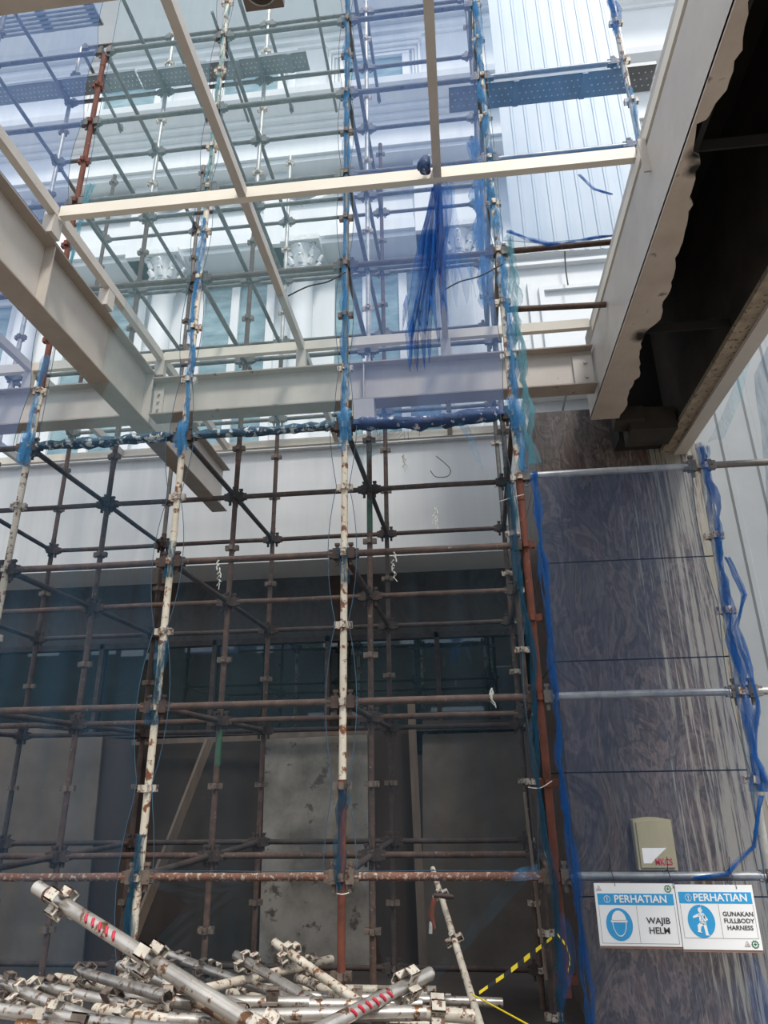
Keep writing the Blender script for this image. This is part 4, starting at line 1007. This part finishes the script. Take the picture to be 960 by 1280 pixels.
vis = [
 ((98, 1214), (160, 1232), 11, 13, 'pile', 'short tube end left of centre, behind the big rising tube', (.15,), .5),
 ((150, 1207), (232, 1236), 12, 14, 'pile', 'silver tube end emerging just right beneath the big rising tube', (.17,), .5),
 ((295, 1194), (376, 1243), 10.5, 13, 'pile', 'silver open tube tilting down right at the pile centre', (.19,), .3),
 ((343, 1178), (405, 1222), 10, 11, 'pile_cream', 'highest cream tube end right of centre in the pile', (.16,), .3),
 ((414, 1199), (342, 1216), 9.5, 10.5, 'pile_cream', 'cream tube end pointing right, crossing the highest tube end', (.24,), .8),
 ((216, 1197), (320, 1233), 9, 11, 'pile', 'slim silver tube sloping right behind pile centre', (.12, .5), .5),
 ((204, 1190), (300, 1226), 9, 10, 'pile', 'rearmost slim silver tube sloping right behind the big tube', (.5,), .5),
 ((70, 1222), (200, 1244), 10.5, 12, 'pile_cream', 'cream tube lying across the back left of the pile', (.28,), .6),
 ((56, 1234), (200, 1266), 12, 13.5, 'pile', 'silver tube lying across the left middle of the pile', (.02, .5), .5),
 ((24, 1238), (140, 1284), 13, 16, 'pile', 'silver tube sloping down right at the left front', (.05, .5), .6),
 ((-10, 1222), (80, 1262), 12, 14, 'pile', 'silver tube entering from the left edge near the top', (.2,), .5),
 ((-12, 1262), (220, 1290), 16, 18, 'pile', 'thick silver tube low at the left front edge', (.3,), .5),
 ((-10, 1243), (60, 1268), 12, 13, 'pile_cream', 'cream speckled tube entering from the left edge, middle height', (.15,), .4),
 ((200, 1252), (300, 1253), 14, 14, 'pile', 'short silver tube lying level under the big rising tube', (.03,), .3),
 ((130, 1247), (260, 1250), 12, 12, 'pile', 'silver tube lying level left of centre', (.5,), .5),
 ((120, 1262), (250, 1283), 14, 16, 'pile_cream', 'cream tube with rust ring sloping at the lower left centre', (.25,), .4),
 ((252, 1252), (330, 1296), 17, 18, 'pile_dark', 'rusty dark tube under the big rising tube', (), .3),
 ((335, 1257), (470, 1256), 14, 14, 'pile', 'thick silver tube lying level at the right centre', (.02, .5), .2),
 ((345, 1244), (560, 1251), 11, 11, 'pile', 'silver tube lying level behind the thick right one', (.45,), .3),
 ((545, 1238), (400, 1236), 10, 10, 'pile_cream', 'cream tube lying level farthest back at right', (.08, .6), .5),
 ((533, 1266), (440, 1268), 17, 17, 'pile', 'thick tube stub with bolt hole right of centre', (), .5),
 ((593, 1271), (537, 1267), 16, 16, 'pile_cream', 'cream thick tube stub with bolt hole at the far right', (.14,), .3),
 ((594, 1258), (480, 1252), 9, 9.5, 'pile_cream', 'slim cream tube above the bolt-hole stubs', (.2,), .6),
 ((600, 1283), (430, 1276), 13, 13, 'pile_cream', 'cream tube along the bottom right edge of the pile', (.35, .9), .4),
 ((180, 1237), (300, 1262), 11, 12, 'pile', 'silver tube in the gap left of the pile centre', (.1,), .4),
 ((372, 1222), (460, 1262), 10, 12, 'pile_cream', 'cream tube dipping right beneath the level tubes', (.3,), .4),
 ((210, 1275), (370, 1283), 17, 17, 'pile', 'broad silver tube along the bottom centre of the pile', (.25, .75), .4),
 ((20, 1283), (180, 1300), 18, 18, 'pile', 'broad silver tube at the bottom left corner', (.2,), .4),
 ((286, 1240), (370, 1258), 10, 11, 'pile_cream', 'cream tube peeking out under the central open tube', (.2,), .5),
]
for p1, p2, t1, t2, m, lab, lg, ext in vis: pipe(p1, p2, t1, t2, m, lab, lg, 'pale' if 'cream' in m or random.random() < .5 else 'dark', ext)
# swivel coupler on the leaning tube
cpl = at(551, 1128, 3.9)
co = empty('scaffold_coupler', cpl, 'rusty brown coupler hanging on the thin leaning tube', 'coupler')
MB().path([(-.03, 0, .03), (.0, -.03, .035), (.05, -.02, .03), (.06, .02, .02), (.02, .035, .02), (-.03, .02, .03)], .010, 8).build('clamp_band', M['rust_dark'], co)
MB().path([(-.03, -.01, .02), (-.05, -.02, -.05), (-.035, -.02, -.11)], [.012, .015, .008], 8).build('swing_arm', M['rust_red'], co)
MB().path([(-.05, -.02, -.08), (-.055, -.03, -.13)], .009, 8).build('bolt', M['galv'], co)
# lower layers of the pile, carried by cross bearers from the ground
rr = random.Random(21)
k = 0
for lay in range(9):
    z = GZ+.08+lay*.115
    for j in range(5 if lay % 2 else 4):
        if lay % 2 == 0 and lay < 8:
            xx = -1.6+j*.55; a = Vector((xx, 1.9, z)); b = Vector((xx+.05, 3.3, z))
        else:
            yy = 2.0+j*.28; a = Vector((-2.1+rr.uniform(-.1, .1), yy, z)); b = Vector((.35+rr.uniform(-.1, .1), yy+rr.uniform(-.05, .05), z))
        if not seen(a, b, 0): 
            pass
        nlab = 'silver scaffold tube low inside the foreground pile'
        o = MB().tube(a, b, R, 12).build('scaffold_tube', M['pile']); tag(o, nlab, 'tube', PG+', lower layers')

# ---------------------------------------------------------------- opposite building, mirrored in the dark glazing
ob = MB().box((-34, -13, GZ), (30, -12.6, 6.7)); struct(ob, 'wall_opposite', M['board_dark'])
for i, (a, b, z0, z1) in enumerate([(-.66, -.61, .183, .192), (-.558, -.519, .182, .192), (-.51, -.475, .178, .188), (-.47, -.44, .172, .182), (-.41, -.36, .181, .189), (-.35, -.335, .183, .189), (-.30, -.275, .176, .186), (-.20, -.157, .181, .189), (-.15, -.10, .185, .192), (-.086, -.066, .181, .189), (-.055, -.01, .181, .189), (0, .035, .178, .188), (-.045, .03, .086, .092), (-.22, -.12, .084, .089)]):
    o = MB().box((a*30.8, -12.6, z0*30.8), (b*30.8, -12.55, z1*30.8)).build('window_%d' % (i+30), M['sheet']); o['kind'] = 'structure'

# ---------------------------------------------------------------- light
w = bpy.data.worlds.new('sky'); S.world = w; w.use_nodes = True; nt = w.node_tree
bg = nt.nodes['Background']
tc = nt.nodes.new('ShaderNodeTexCoord'); sx = nt.nodes.new('ShaderNodeSeparateXYZ'); nt.links.new(tc.outputs['Generated'], sx.inputs[0])
c = ramp(nt, sx.outputs[2], [(0, (.62, .68, .75, 1)), (.35, (.86, .92, 1, 1)), (1, (.95, .98, 1, 1))])
nt.links.new(c, bg.inputs[0]); bg.inputs[1].default_value = .95
sd = bpy.data.lights.new('sun', 'SUN'); sd.energy = 2.1; sd.angle = math.radians(10); sd.color = (1, .95, .87)
so_ = bpy.data.objects.new('sun', sd); COL.objects.link(so_)
so_.rotation_euler = Vector((-.30, .62, -1.0)).to_track_quat('-Z', 'Y').to_euler()
S.view_settings.view_transform = 'Standard'; S.view_settings.look = 'None'; S.view_settings.gamma = 1; S.view_settings.exposure = .72
S.view_settings.use_curve_mapping = False
try:
    S.cycles.transparent_max_bounces = 24; S.cycles.max_bounces = 8
except Exception: pass
